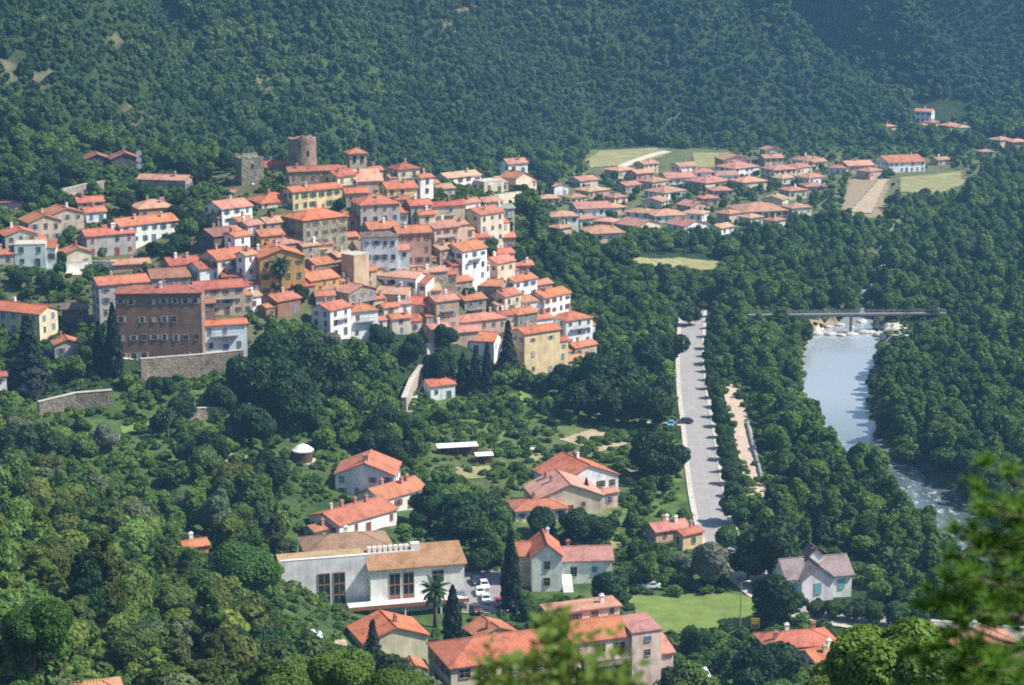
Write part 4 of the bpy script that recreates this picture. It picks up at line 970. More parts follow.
# steps path between the trees
sp_ = [hit(*p) for p in ((408,412),(415,392),(424,374),(432,356),(430,342))]
V2 = []; F2 = []; pts = []
for a, b in zip(sp_, sp_[1:]):
    for k in range(9): pts.append([a[i] + (b[i] - a[i]) * k / 9 for i in range(3)])
for i, q in enumerate(pts):
    zt_ = q[2] + .3; zn = (pts[i + 1][2] if i + 1 < len(pts) else q[2] + .3) + .3
    n = len(V2); V2 += [(q[0] - 1.2, q[1] - .55, zt_), (q[0] + 1.2, q[1] - .55, zt_), (q[0] + 1.2, q[1] - .55, zt_ - 1.2), (q[0] - 1.2, q[1] - .55, zt_ - 1.2)]
    F2.append((n, n + 3, n + 2, n + 1))
    if i + 1 < len(pts):
        r_ = pts[i + 1]; F2.append((n, n + 1, n + 5, n + 4))
o = link('stone_steps', mesh_from('stone_steps', V2, F2, [M['concrete']])); tag(o, 'pale stone steps climbing through the trees to the village', 'steps')
M['dark_concrete'] = mat_plain('weathered_concrete', (.19, .19, .18), .9, .8, .3)
# ------------------------------------------------------------------ foot bridge
ax, ay, az, _ = (*flat_pt(748, 314.5, 3.0), 3.0, 0); bx, by = flat_pt(946, 312.5, 3.0)
br = thing('footbridge', 'long slim footbridge crossing the river above the weir', 'bridge', (ax, ay, 3.0), math.atan2(by - ay, bx - ax)); L = math.hypot(bx - ax, by - ay)
m = MB(); m.box(0, L, -1.0, 1.0, -.45, 0); m.obj('deck', [M['dark_concrete']], br)
for s in (-1, 1):
    m = MB(); m.box(0, L, s * .95 - .04, s * .95 + .04, 1.0, 1.1); m.box(0, L, s * .95 - .03, s * .95 + .03, .5, .56)
    for i in range(int(L / 2) + 1): m.box(i * 2 - .04 + .05, i * 2 + .04 + .05, s * .95 - .035, s * .95 + .035, 0, 1.0)
    m.obj('railing', [M['metal']], br)
m = MB(); m.box(0, L, -.8, -.45, -.8, -.45); m.box(0, L, .45, .8, -.8, -.45); m.obj('girder', [M['dark_concrete']], br)
for u in (.26, .52, .76):
    m = MB(); m.box(L * u - .3, L * u + .3, -.8, .8, -9.5, -.8); m.obj('pier', [M['dark_concrete']], br)
# ------------------------------------------------------------------ masts, lamps, sheds
x, y, z, t = hit(139, 172, 0); x, y = -116.5 * 1.0, 630.0; a_, b_, c_ = ray(139, 150); x = a_ * 632; y = 632.; g = T(x, y); zt = CAM_H + ray(139, 147)[1] * 632
r = thing('dish_mast', 'dark mast carrying three white round dishes beside the twin-gabled shed', 'mast', (x, y, g - .5))
m = MB(); m.tube([(0, 0, 0), (0, 0, zt - g + 1)], .28, 8); m.obj('pole', [M['wood']], r)
for py in (153, 159.5, 166):
    zz = CAM_H + ray(139, py)[1] * 632 - g + .5; m = MB()
    m.tube([(0, -.35, zz), (0, -.5, zz), (0, -.75, zz)], [.25, .8, .9], 12); m.obj('dish', [M['white']], r)
def pole(px, pyb, hpx, label, arm=True):
    x, y, z, t = hit(px, pyb); h = hpx * t / FPX
    r = thing('street_lamp', label, 'street lamp', (x, y, z)); m = MB(); m.tube([(0, 0, -.5), (0, 0, h)], [.14, .09], 8); m.obj('pole', [M['metal']], r)
    m = MB(); m.tube([(0, 0, h - .1), (.5, 0, h + .25), (1.3, 0, h + .3)], .06, 6); m.obj('arm', [M['metal']], r)
    m = MB(); m.box(1.0, 1.75, -.16, .16, h + .2, h + .36); m.obj('lamp_head', [M['white']], r)
pole(740, 634, 54, 'tall pale lamp post standing at the right edge of the lawn')
x, y, z, t = hit(755, 634); r = thing('roadside_sign', 'small yellow-topped roadside board beside the tall lamp post', 'sign', (x, y, z))
m = MB(); m.tube([(0, 0, -.3), (0, 0, 2.0)], .07, 6); m.obj('post', [M['metal']], r)
m = MB(); m.box(-.8, .8, -.06, .06, 1.2, 3.1); o = m.obj('board', [M['object_paint']], r, color=(.55, .38, .04))
m = MB(); m.box(-.62, .62, -.075, -.061, 1.4, 1.95); m.obj('board_panel', [M['object_paint']], o, color=(.10, .06, .04))
def canopy(px, py, w, d, h, label, name='awning'):
    x, y, z, t = hit(px, py, h); r = thing(name, label, 'canopy', (x, y, z - h), R(12))
    m = MB(); tilt_slab(m, [[(-w/2, -d/2, h - .4), (w/2, -d/2, h - .4), (w/2, d/2, h), (-w/2, d/2, h)]], .12); m.obj('roof_sheet', [M['white']], r)
    m = MB()
    for sx in (-1, 0, 1):
        for sy in (-1, 1): m.box(sx * w * .46 - .07, sx * w * .46 + .07, sy * d * .45 - .07, sy * d * .45 + .07, -.8, h - .5)
    m.obj('posts', [M['wood']], r); m = MB(); m.box(-w/2 + .2, w/2 - .2, d/2 - .25, d/2 - .1, -.8, h - .15); m.obj('back_wall', [M['wood']], r)
canopy(457, 444, 10, 2.6, 2.8, 'long white sheet roof of an open garden shed', 'garden_shed')
canopy(484, 453, 4.4, 2.0, 2.6, 'short white sheet roof beside the long garden shed', 'garden_shed')
canopy(546, 357, 4, 2.5, 2.6, 'little white awning at the foot of the yellow house')
canopy(384, 236, 3.2, 2, 2.6, 'green awning on the roof terrace of the pale blue tenement') if False else None
x, y, z, t = hit(303, 462); r = thing('garden_pavilion', 'round white topped garden pavilion in the dark trees', 'pavilion', (x, y, z))
m = MB(); m.tube([(0, 0, 2.6), (0, 0, 2.9), (0, 0, 3.8), (0, 0, 4.3)], [2.4, 2.5, 1.3, .1], 16); m.obj('tent_top', [M['white']], r)
m = MB(); m.tube([(0, 0, .2), (0, 0, 2.6)], 2.2, 16); m.obj('round_wall', [M['wood']], r); m = MB(); m.box(-2.6, 2.6, -2.6, 2.6, -1, .2); m.obj('base', [M['concrete']], r)
# hedge and fence by the lawn
# ------------------------------------------------------------------ cars
def car_meshes():
    prof = [(-2.1,.28),(-2.12,.62),(-2.0,.82),(-1.1,.95),(-.45,1.4),(.85,1.45),(1.65,1.0),(2.08,.9),(2.15,.55),(2.1,.28)]
    m = MB(); n = len(prof)
    hw = [.84 if z < 1.0 else .66 for _, z in prof]
    m.add([(x, -h, z) for (x, z), h in zip(prof, hw)] + [(x, h, z) for (x, z), h in zip(prof, hw)],
          [tuple(range(n))] + [tuple(range(2 * n - 1, n - 1, -1))] + [((i + 1) % n, i, i + n, (i + 1) % n + n) for i in range(n)])
    body = m.mesh('body', [M['paint']])
    g = MB()
    g.add([(-1.05,-.71,.99),(-.48,-.6,1.37),(-.48,.6,1.37),(-1.05,.71,.99)], [(0,1,2,3)]); g.v = [(x - .03, y, z + .02) for x, y, z in g.v]
    g2 = MB(); g2.add([(.92,-.6,1.41),(1.6,-.71,1.05),(1.6,.71,1.05),(.92,.6,1.41)], [(0,1,2,3)]); g2.v = [(x + .03, y, z + .02) for x, y, z in g2.v]
    s = MB(); s.add([(-.92, -.81, 1.0), (1.4, -.81, 1.02), (.8, -.70, 1.36), (-.45, -.70, 1.33)], [(0, 1, 2, 3)])
    w = MB(); w.tube([(0, -.1, 0), (0, .1, 0)], .31, 14); w.tube([(0, -.11, 0), (0, .11, 0)], .18, 10, 1)
    l = MB(); l.box(-.05, .05, -.18, .18, -.08, .08)
    return body, g.mesh('windscreen', [M['glass']]), g2.mesh('rear_window', [M['glass']]), s.mesh('side_window', [M['glass']]), w.mesh('wheel', [M['rubber'], M['metal']]), l.mesh('headlight', [M['white']])
CM = car_meshes()
def car(px, py, rot, col, label, scale=1.0, van=False):
    x, y, z, t = hit(px, py); z = max(z, .3 if abs(x - 50) < 12 and y > 440 else z)
    r = thing('parked_car', label, 'van' if van else 'car', (x, y, z + .18), R(rot)); r.scale = (scale, scale, scale * (1.25 if van else 1))
    link('body', CM[0], r, color=col); link('windscreen', CM[1], r); link('rear_window', CM[2], r); link('side_window', CM[3], r); link('side_window', CM[3], r, scale=(1, -1, 1))
    for sx in (-1.3, 1.3):
        for sy in (-.8, .8): link('wheel', CM[4], r, (sx, sy, .31))
    for sy in (-.55, .55): link('headlight', CM[5], r, (-2.1, sy, .66))
for a in [(476,584,100,(.03,.04,.08),'dark blue car at the back of the car park'),(484,588,100,(.75,.76,.78),'pale silver car behind the white cars in the car park'),(480,595,95,(.80,.80,.80),'white car in the middle of the car park'),
          (486,602,95,(.62,.66,.70),'light grey car next to the red car'),(499,606,95,(.42,.015,.03),'red car at the front of the car park'),(503,611,100,(.02,.02,.025),'black car in front of the red car'),(477,612,100,(.10,.03,.03),'dark maroon car by the canopy end'),
          (310,640,20,(.78,.80,.82),'white car parked left below the civic building'),(685,424,5,(.02,.02,.03),'dark car turning out on the road'),(671,427,80,(.10,.30,.45),'blue car beside the dark car at the roadside'),
          (672,345,88,(.8,.8,.8),'white car far up at the road edge') ,(650,589,5,(.75,.77,.80),'white car behind the clipped hedge'),(545,357,10,(.05,.05,.06),'')]:
    if a[4]: car(*a)
car(703, 681, 100, (.80, .81, .84), 'white van at the bottom right of the pink tower end', 1.15, True)
# ------------------------------------------------------------------ leaf crowns (unit size: about 1 wide each side, base at z = 0)
def quads_mesh(name, C, N, S, mat, rg, stretch=1.0, up=None):
    """many leaf clumps: centres C, facing N, size S; ragged five-sided faces"""
    n = len(C); N = N / (np.linalg.norm(N, axis=1)[:, None] + 1e-9)
    a = np.cross(N, rg.normal(size=(n, 3))); a /= np.linalg.norm(a, axis=1)[:, None] + 1e-9
    if up is not None:
        a = np.tile(np.array(up, float), (n, 1)); a = a - N * (a * N).sum(1)[:, None]; a /= np.linalg.norm(a, axis=1)[:, None] + 1e-9
    b = np.cross(N, a); k = 5; V = np.zeros((n, k, 3)); ph = rg.random(n) * 6.28 if up is None else np.zeros(n)
    for i in range(k):
        an = ph + 2 * math.pi * i / k + (rg.random(n) - .5) * .7; rr = S * (.6 + .75 * rg.random(n))
        V[:, i] = C + a * (np.cos(an) * rr * stretch)[:, None] + b * (np.sin(an) * rr)[:, None] + N * ((rg.random(n) - .5) * S * .5)[:, None]
    F = np.arange(n * k).reshape(n, k); return np_mesh(name, V.reshape(-1, 3), F, [mat], smooth=False)
def sph(n, rg, upbias=.25):
    d = rg.normal(size=(n, 3)); d[:, 2] += upbias; return d / np.linalg.norm(d, axis=1)[:, None]
def broadleaf(seed, nq, leaf, mat, kind='round'):
    rg = np.random.default_rng(seed); 
    if kind == 'round': nl = 13; hz, cz = .72, .95
    elif kind == 'tall': nl = 20; hz, cz = 1.35, 1.5
    else: nl = 12; hz, cz = .40, 1.0      # flat topped
    L = []
    while len(L) < nl:
        p = sph(1, rg, .1)[0] * rg.uniform(.25, .74); p = np.array([p[0], p[1], p[2] * hz + cz]); r = rg.uniform(.24, .50)
        if kind == 'tall':
            t_ = (p[2] - .7) / 1.9; sh = 1.05 - .62 * max(0, t_); p[0] *= sh; p[1] *= sh; r *= 1.0 - .38 * max(0, t_)
        L.append((*p, r))
    L.append((0, 0, cz, .55)); L = np.array(L)
    w = L[:, 3] ** 2; w /= w.sum(); which = rg.choice(len(L), nq, p=w)
    d = sph(nq, rg, .3); rad = L[which, 3] * (1 - .30 * rg.random(nq) ** 2 + .10 * rg.random(nq))
    C = L[which, :3] + d * rad[:, None] * np.array([1, 1, .9])
    dist = np.linalg.norm(C[:, None] - L[None, :, :3], axis=2) / L[None, :, 3]; dist[np.arange(nq), which] = 9
    keep = (dist.min(1) > .72); C, d = C[keep], d[keep]
    N = d + rg.normal(size=d.shape) * .42 + np.array([0, 0, .15]); S = leaf * rg.uniform(.6, 1.35, len(C))
    zmin = cz - hz * 1.0; C[:, 2] = np.maximum(C[:, 2], .25)
    return quads_mesh('crown', C, N, S, mat, rg)
def pine(seed, nq, leaf, mat):
    """loose layered pine"""
    rg = np.random.default_rng(seed); CC = []; NN = []
    tiers = 9
    for t in range(tiers):
        z = .7 + 2.1 * t / (tiers - 1); R0 = (1.0 - .72 * (t / (tiers - 1)) ** 1.4) * rg.uniform(.75, 1.1); nb = 6
        for b in range(nb):
            an = rg.random() * 6.28; rr = R0 * rg.uniform(.45, .8); c = np.array([math.cos(an) * rr, math.sin(an) * rr, z + rg.normal() * .09]); r = R0 * rg.uniform(.26, .42)
            n = max(4, int(nq / (tiers * nb))); d = sph(n, rg, .5); CC.append(c + d * r * np.array([1, 1, .55])); NN.append(d + rg.normal(size=d.shape) * .6)
    C = np.concatenate(CC); N = np.concatenate(NN); return quads_mesh('crown', C, N, leaf * rg.uniform(.6, 1.3, len(C)), mat, rg)
def conifer(seed, nq, leaf, mat):
    """dark fir: drooping whorls on a cone"""
    rg = np.random.default_rng(seed); z = rg.random(nq) ** 1.35; lay = np.floor(z * 13) / 13; fr = (z - lay) * 13
    r = (1 - lay) * (1.0 - .45 * fr) * (.55 + .5 * rg.random(nq)) + .02; an = rg.random(nq) * 6.28; lob = .8 + .25 * np.sin(an * 5 + lay * 40)
    C = np.stack([np.cos(an) * r * lob, np.sin(an) * r * lob, .25 + z * 2.9 - r * .22], 1); N = np.stack([np.cos(an), np.sin(an), np.full(nq, .8)], 1) + rg.normal(size=(nq, 3)) * .35
    return quads_mesh('crown', C, N, leaf * rg.uniform(.6, 1.3, nq), mat, rg, 1.3)
def cypress(seed, nq, leaf, mat):
    rg = np.random.default_rng(seed); z = rg.random(nq); prof = np.clip(np.sin(np.pi * np.clip(z * .93 + .07, 0, 1) ** .62), 0, 1) ** .75
    an = rg.random(nq) * 6.28; r = prof * (.72 + .28 * rg.random(nq)) * (1 + .16 * np.sin(an * 4 + z * 22) + .1 * np.sin(an * 7 - z * 13))
    C = np.stack([np.cos(an) * r, np.sin(an) * r, .15 + z * 7.6], 1); N = np.stack([np.cos(an), np.sin(an), np.full(nq, .35)], 1) + rg.normal(size=(nq, 3)) * .4
    return quads_mesh('crown', C, N, leaf * rg.uniform(.6, 1.3, nq), mat, rg, 1.7, up=(0, 0, 1))
def trunk_mesh(seed, h=1.0, r=.07, limbs=5):
    rr = random.Random(seed); m = MB(); x, y = rr.uniform(-.06, .06), rr.uniform(-.06, .06)
    m.tube([(0, 0, -.12), (0, 0, .05), (x, y, h * .55), (x * 1.6, y * 1.6, h)], [r * 1.45, r * 1.1, r * .75, r * .35], 7)
    for i in range(limbs):
        an = i * 6.28 / limbs + rr.random(); z0 = h * rr.uniform(.4, .75); L = rr.uniform(.3, .5)
        m.tube([(x, y, z0), (x + math.cos(an) * L * .5, y + math.sin(an) * L * .5, z0 + L * .45), (x + math.cos(an) * L, y + math.sin(an) * L, z0 + L * .75)], [r * .5, r * .32, r * .12], 5)
    return m.mesh('trunk', [M['bark']], True)
LM_ = M['leaf']
PROTO = {'round': [broadleaf(s, 7500, .062, LM_) for s in range(6)], 'tall': [broadleaf(20 + s, 8200, .064, LM_, 'tall') for s in range(5)], 'flat': [broadleaf(40 + s, 26000, .028, LM_, 'flat') for s in range(2)],
         'pine': [pine(60 + s, 6000, .065, LM_) for s in range(3)], 'conifer': [conifer(70, 2600, .10, LM_)], 'cypress': [cypress(80 + s, 2600, .17, LM_) for s in range(2)]}
TRUNK = {'round': [trunk_mesh(1), trunk_mesh(2)], 'tall': [trunk_mesh(3, 1.5), trunk_mesh(4, 1.5)], 'flat': [trunk_mesh(5, 1.0, .08, 7)], 'pine': [trunk_mesh(6, 2.3, .06, 7)], 'conifer': [trunk_mesh(7, 2.4, .06, 0)], 'cypress': [trunk_mesh(8, 3.0, .12, 0)]}
TOPZ = {k: float(np.mean([max(v.co.z for v in me.vertices) for me in L_])) - .06 for k, L_ in PROTO.items()}
TOPZ_OLD = {'round': 1.75, 'tall': 2.95, 'flat': 1.5, 'pine': 2.95, 'conifer': 3.1, 'cypress': 7.75}
MIDZ = {'round': 1.0, 'tall': 1.55, 'flat': 1.05, 'pine': 1.7, 'conifer': 1.5, 'cypress': 3.9}
NAME = {'round': 'broadleaf_tree', 'tall': 'broadleaf_tree', 'flat': 'umbrella_pine', 'pine': 'pine_tree', 'conifer': 'fir_tree', 'cypress': 'cypress_tree'}
trs = random.Random(17)
TREES = []   # placed individuals: px, py, radius px
def tree(kind, x, y, z, r, col, label, group=None, hs=1.0, cat='tree'):
    v = trs.randrange(len(PROTO[kind])); root = thing(NAME[kind], label, cat, (x, y, z - .15), trs.random() * 6.28, group)
    sc = (r * trs.uniform(.92, 1.08), r * trs.uniform(.92, 1.08), r * hs)
    cj = trs.uniform(.82, 1.2); col = (col[0] * cj * trs.uniform(.85, 1.15), col[1] * cj, col[2] * cj)
    link('crown', PROTO[kind][v], root, color=col, scale=sc); link('trunk', TRUNK[kind][v % len(TRUNK[kind])], root, scale=(r, r, r * hs))
    return root
def tree_at(kind, px, py, rpx, col, label, group=None, hs=1.0, dh=0, base=None):
    """a tree whose crown is centred on a pixel, standing on the ground there (base: pixel row of its foot instead)"""
    if base is not None: x, y, z, t = hit(px, base); r = rpx * t / FPX
    else:
        x, y, z, t = hit(px, py)
        for _ in range(3):
            r = rpx * t / FPX; x, y, z, t = hit(px, py, MIDZ[kind] * r * hs)
    TREES.append((px, py - (MIDZ[kind] * rpx * hs * .0), rpx, y, MIDZ[kind] * rpx * hs)); return tree(kind, x, y, T(x, y), r, col, label, group, hs)
DARK, MIDG, BRT, OLIVE, SILV, CYP = (.024,.060,.018), (.05,.115,.026), (.09,.175,.03), (.09,.125,.035), (.15,.20,.15), (.014,.034,.016)
def hedge(pts, h, label, wdt=1.6, name='hedge', group=None):
    W = [hit(px, py) for px, py in pts]; rg = np.random.default_rng(int(pts[0][0] * 7 + pts[0][1])); C = []; N = []
    for a, b in zip(W, W[1:]):
        L = math.hypot(b[0] - a[0], b[1] - a[1]); n = int(L * 26); u = rg.random(n); d = sph(n, rg, .4)
        bumps = .8 + .35 * vnoise(u * L / 2.2, u * 0 + 3.3, 5)
        C.append(np.stack([a[0] + (b[0] - a[0]) * u, a[1] + (b[1] - a[1]) * u, a[2] + (b[2] - a[2]) * u + h * .5], 1) + d * np.array([wdt * .6, wdt * .6, h * .55]) * bumps[:, None]); N.append(d)
    return tag(link(name, quads_mesh(name, np.concatenate(C), np.concatenate(N), .38 * rg.uniform(.6, 1.3, sum(len(c) for c in C)), LM_, rg), color=(.022, .06, .026)), label, 'hedge', group)
for pts, l in (([(646,197),(690,200)],'dark hedge row below the nearest pale roofs, left in the far suburb'),([(655,192),(700,190)],'dark hedge row in the middle of the far suburb'),([(690,188),(748,192)],'long dark hedge row across the middle of the far suburb'),([(768,190),(822,192)],'dark hedge row right in the far suburb'),([(600,232),(655,236)],'hedge along the front edge of the far suburb'),([(750,222),(808,224)],'hedge before the long pale roofs at the front of the far suburb'),([(720,184),(760,188)],'short hedge beneath the fourth row of the far suburb')):
    hedge(pts, 3.2, l)
hedge([(628,584),(672,581),(690,582)], 1.9, 'clipped green hedge at the back of the lawn')
# ---- the trees one can pick out
tree_at('cypress', 511, 568, 9.5, CYP, 'tallest dark cypress beside the gabled villa', base=611, hs=1.12)
tree_at('cypress', 453, 613, 9.5, CYP, 'dark cypress in front of the white civic building', base=646, hs=.86)
tree_at('cypress', 115, 345, 7.5, CYP, 'dark cypress against the corner of the big brown building', base=378, hs=1.3)
for px, b_, hh, l in ((487,396,1.25,'rightmost of the three slender cypresses below the cottages'),(475,395,1.05,'middle one of the three slender cypresses below the cottages'),(463,393,.95,'leftmost of the three slender cypresses below the cottages')): tree_at('cypress', px, 370, 5.6, CYP, l, base=b_, hs=hh)
tree_at('cypress', 533, 230, 4.5, CYP, 'thin cypress on the wooded brow right of the village', base=256, hs=1.3)
tree_at('cypress', 4, 132, 4.5, CYP, 'lone cypress at the left edge above the terrace villas', base=152, hs=1.1)
tree_at('cypress', 818, 528, 6, CYP, 'cypress behind the purple roofed villa', base=548, hs=.95)
tree_at('cypress', 586, 493, 4, CYP, 'little cypress between the garden villas', base=508, hs=1.0)
tree_at('cypress', 100, 340, 6, CYP, 'cypress left of the one at the brown building corner', base=372, hs=1.1)
tree_at('conifer', 508, 347, 15, (.014,.032,.022), 'broad dark conifer left of the yellow garden house', base=374, hs=1.15)
tree_at('conifer', 373, 640, 15, (.014,.03,.02), 'dark fir before the low cream house', base=662, hs=.95)
tree_at('conifer', 30, 345, 26, (.012,.026,.02), 'big blackish cedar below the long cream house', base=392, hs=.95)
tree_at('conifer', 350, 160, 9, CYP, 'dark ivy-green tree at the foot of the bell tower', base=186, hs=1.0) if False else None
tree_at('flat', 246, 566, 47, (.045,.125,.02), 'wide domed umbrella pine left of the white civic building', hs=.9)
tree_at('round', 657, 452, 31, (.02,.048,.014), 'large dark round tree beside the road, above the road end', hs=.95)
tree_at('round', 727, 535, 17, MIDG, 'tree hiding the road bend above the silvery tree')
tree_at('round', 748, 560, 20, DARK, 'dark tree over the hidden road between silvery and big dark tree')
tree_at('round', 752, 600, 15, DARK, 'shadowed tree at the lower road behind the lamp post') if False else None
tree_at('round', 690, 313, 13, MIDG, 'tree closing the far end of the straight road')
tree_at('tall', 735, 500, 20, MIDG, 'tall tree at the right kerb where the road disappears', hs=.8)
tree_at('round', 690, 562, 16, SILV, 'silvery left half tree of the pair beside the lawn', hs=1.05)
tree_at('round', 712, 563, 24, SILV, 'silvery grey-green round tree at the back of the lawn', hs=1.05)
tree_at('round', 772, 548, 36, DARK, 'big dark tree between the lawn and the purple roofed villa')
tree_at('round', 775, 598, 26, DARK, 'dark tree at the right edge of the lawn', hs=1.1)
tree_at('round', 700, 640, 18, (.035,.085,.02), 'rounded tree in front of the lawn beside the pink tower')
tree_at('round', 764, 668, 40, (.02,.06,.022), 'dark rounded tree at the bottom centre right')
tree_at('round', 660, 675, 22, (.03,.075,.025), 'tree below the pink tower end')
tree_at('tall', 430, 500, 26, (.028,.07,.02), 'broad tree right of the terraced roof row', hs=.75)
tree_at('tall', 463, 510, 28, (.03,.078,.022), 'full green tree left of the tallest cypress', hs=.75)
tree_at('round', 490, 505, 22, (.035,.085,.022), 'green tree behind the tallest cypress')
tree_at('round', 545, 520, 18, (.02,.055,.016), 'dark tree before the front garden villa')
tree_at('round', 577, 521, 22, (.02,.055,.016), 'dark tree before the middle garden villa')
tree_at('round', 603, 525, 18, (.03,.075,.02), 'tree before the small pink annex')
tree_at('round', 610, 590, 22, (.04,.085,.03), 'loose green tree in front of the gabled villa wing')
tree_at('round', 640, 548, 16, (.03,.08,.02), 'round tree below the pinkish roadside cottage')
tree_at('round', 655, 560, 14, (.03,.08,.02), 'rounded shrubby tree left of the silvery pair')
tree_at('round', 560, 612, 20, (.03,.09,.02), 'leafy tree right of the car park')
tree_at('round', 530, 607, 13, (.035,.085,.02), 'small tree in the garden of the gabled villa')
tree_at('round', 480, 560, 15, (.03,.08,.02), 'tree shading the back of the car park')
tree_at('round', 180, 555, 1, DARK, '') if False else None
for px, py, r, l in ((610,372,34,'dark crowned tree at the village foot, left of the road'),(644,365,28,'dark tree by the upper road, right of the village foot'),(590,395,26,'dark tree over the gardens below the village foot'),(622,402,24,'rounded dark tree in the clump left of the road'),
                     (655,400,30,'broad dark tree overhanging the road'),(668,345,22,'dark tree at the head of the road'),(560,378,20,'dark tree below the little white awning'),(285,350,34,'large dark round tree below the pale blue house'),(262,375,36,'big dark tree left in the wood below the village'),
                     (320,372,34,'big dark tree right in the wood below the village'),(290,400,34,'massive dark tree in the middle of the garden wood'),(345,395,26,'dark tree beside the stepped path'),(388,420,22,'dark pair tree left above the shaded gable house'),(375,440,18,'dark tree directly above the shaded gable house'),
                     (395,450,18,'dark tree behind the shaded gable house'),(250,420,28,'dark tree at the left of the garden wood'),(440,365,20,'shadowy tree beside the little path house'),(412,345,16,'leafy tree under the lower lanes'),(380,335,15,'tree under the white balcony house'),
                     (330,340,13,'dark tree under the white house with the grey left wall'),(445,335,15,'bushy tree below the tan sunlit end'),(275,283,9,'tree at the foot of the ochre house'),(300,293,10,'tree below the ochre yellow house'),(395,270,1,''),(210,445,22,'dark round tree in the gardens below the terrace wall'),
                     (180,405,20,'round tree below the long terrace wall'),(160,385,17,'tree left below the long terrace wall'),(220,395,20,'dark tree under the right end of the terrace wall'),(105,435,17,'grey-green olive in the left gardens'),(25,440,30,'big shadowed tree at the left edge below the stone wall')):
    if l: tree_at('round', px, py, r, DARK if 'grey' not in l else SILV, l, hs=1.05)
for px, py, r, l in ((175,212,12,'tree behind the white end of the long terrace row'),(193,218,14,'dark tree between the white row and the lane roofs'),(180,240,12,'tree in the gap left of the lane roofs'),(155,247,9,'rounded bush tree before the white row'),(170,250,8,'small rounded tree before the white row'),
                     (200,172,14,'dark tree right of the long stone barn'),(186,165,13,'tree behind the long stone barn'),(125,200,14,'tree right of the orange villas, below the stone barn'),(145,190,12,'tree below the left end of the stone barn'),(20,190,18,'rounded tree at the left edge above the villas'),
                     (45,178,16,'tree left of the dark twin-gabled shed'),(10,165,18,'light green tree at the left edge by the wood'),(60,162,12,'tree at the back of the dark shed'),(95,240,8,'garden tree in front of the beige gabled houses'),(60,258,8,'bush tree by the low annex'),(20,275,14,'tree under the blue-grey flat house'),
                     (50,280,13,'tree below the white garden wall'),(15,320,10,'round tree in front of the long cream house'),(65,325,8,'tree beside the small gabled house'),(345,160,7,'dark tree at the left foot of the bell tower'),(358,170,7,'green tree clinging below the bell tower'),(340,203,8,'dark tree at the right end of the long yellow house'),
                     (488,243,12,'bright green round tree below the tall cream balcony house'),(468,292,11,'garden tree among the red cottages'),(455,262,8,'leafy tree in the court left of the white ended tall house'),(520,315,8,'garden tree behind the yellow house'),(395,280,7,'tree below the pale blue tenement'),
                     (225,160,13,'tree left of the square tower'),(520,190,10,'dark round tree by the barn-like cream house'),(545,178,14,'leafy tree right of the barn-like cream house'),(535,165,10,'tree behind the barn-like cream house'),
                     (505,225,9,'tree under the right brow of the village'),(520,255,12,'slender leaved tree on the right flank'),(535,270,13,'tree leaning over the right flank houses'),(555,265,14,'tree above the right flank row')):
    tree_at('round', px, py, r, (.026,.065,.02) if 'bright' not in l and 'light' not in l else (.06,.14,.025), l)
for k_, (px, b_, r) in enumerate(((796,612,12),(815,617,12),(834,619,13),(853,621,12),(872,624,14),(894,627,14),(918,630,15),(783,613,9),(845,611,8),(865,613,9))):
    tree_at('round', px, b_ - 9, r, (.042,.10,.024), 'dark leafy tree in the hedge row below the purple roofed villa', 'hedge row trees below the purple roofed villa', base=b_)
# palms
def palm_meshes():
    rg = random.Random(5); m = MB()
    for i in range(34):
        an = i * 2.4; el = R(75 - 110 * (i / 33)); L = rg.uniform(1.6, 2.1); pts = []; d = Vector((math.cos(an) * math.cos(el), math.sin(an) * math.cos(el), math.sin(el))); p = Vector((0, 0, 0))
        for k in range(7): pts.append(p.copy()); p = p + d * L / 6; d.z -= .22; d.normalize()
        side = Vector((-math.sin(an), math.cos(an), 0))
        for k in range(6):
            wd = .42 * math.sin(math.pi * (k + .8) / 7)
            for s in (-1, 1):
                q = [pts[k], pts[k + 1], pts[k + 1] + side * s * wd - Vector((0, 0, wd * .5)), pts[k] + side * s * wd * .8 - Vector((0, 0, wd * .45))]
                n = len(m.v); m.v += [tuple(v) for v in q]; m.f.append((n, n+1, n+2, n+3)); m.m.append(0)
    fr = m.mesh('crown', [M['leaf']]); t = MB(); t.tube([(0, 0, -.6), (.05, 0, 1.2), (0, .05, 2.6), (0, 0, 4.0)], [.30, .22, .2, .26], 9); return fr, t.mesh('trunk', [M['bark']], True)
PALM = palm_meshes()
def palm(px, py_top, py_base, rpx, label, Y=None):
    x, y, z, t = hit(px, py_base)
    if Y: a, b, c = ray(px, py_top); x, y, z, t = a * Y, Y, T(a * Y, Y), Y * c
    top = CAM_H + ray(px, py_top)[1] * y; s = rpx * t / FPX / 1.9; h = max(1.5, top - z)
    r = thing('palm_tree', label, 'palm', (x, y, z)); link('crown', PALM[0], r, (0, 0, h), color=(.045,.085,.03), scale=(s, s, s)); link('trunk', PALM[1], r, scale=(s * 1.1, s * 1.1, h / 4))
palm(435, 590, 627, 17, 'palm tree in front of the white civic building')
palm(281, 266, 303, 14, 'tall palm before the ochre gabled house')
palm(893, 560, 580, 15, 'palm right of the purple roofed villa')
palm(168, 415, 440, 10, 'small palm in the gardens below the terrace wall')
# avenue trees along the right kerb
cumr = np.concatenate([[0], np.cumsum(np.linalg.norm(np.diff(ROADD, axis=0), axis=1))])
for s in np.arange(60, cumr[-1] - 110, 10.5):
    x = np.interp(s, cumr, ROADD[:, 0]) + 5.6; y = np.interp(s, cumr, ROADD[:, 1])
    tree('round', x, y, T(x, y), trs.uniform(2.0, 2.7), (.035,.085,.022), 'small round plane tree in the kerbside row right of the road', 'avenue trees along the right kerb', hs=1.15)
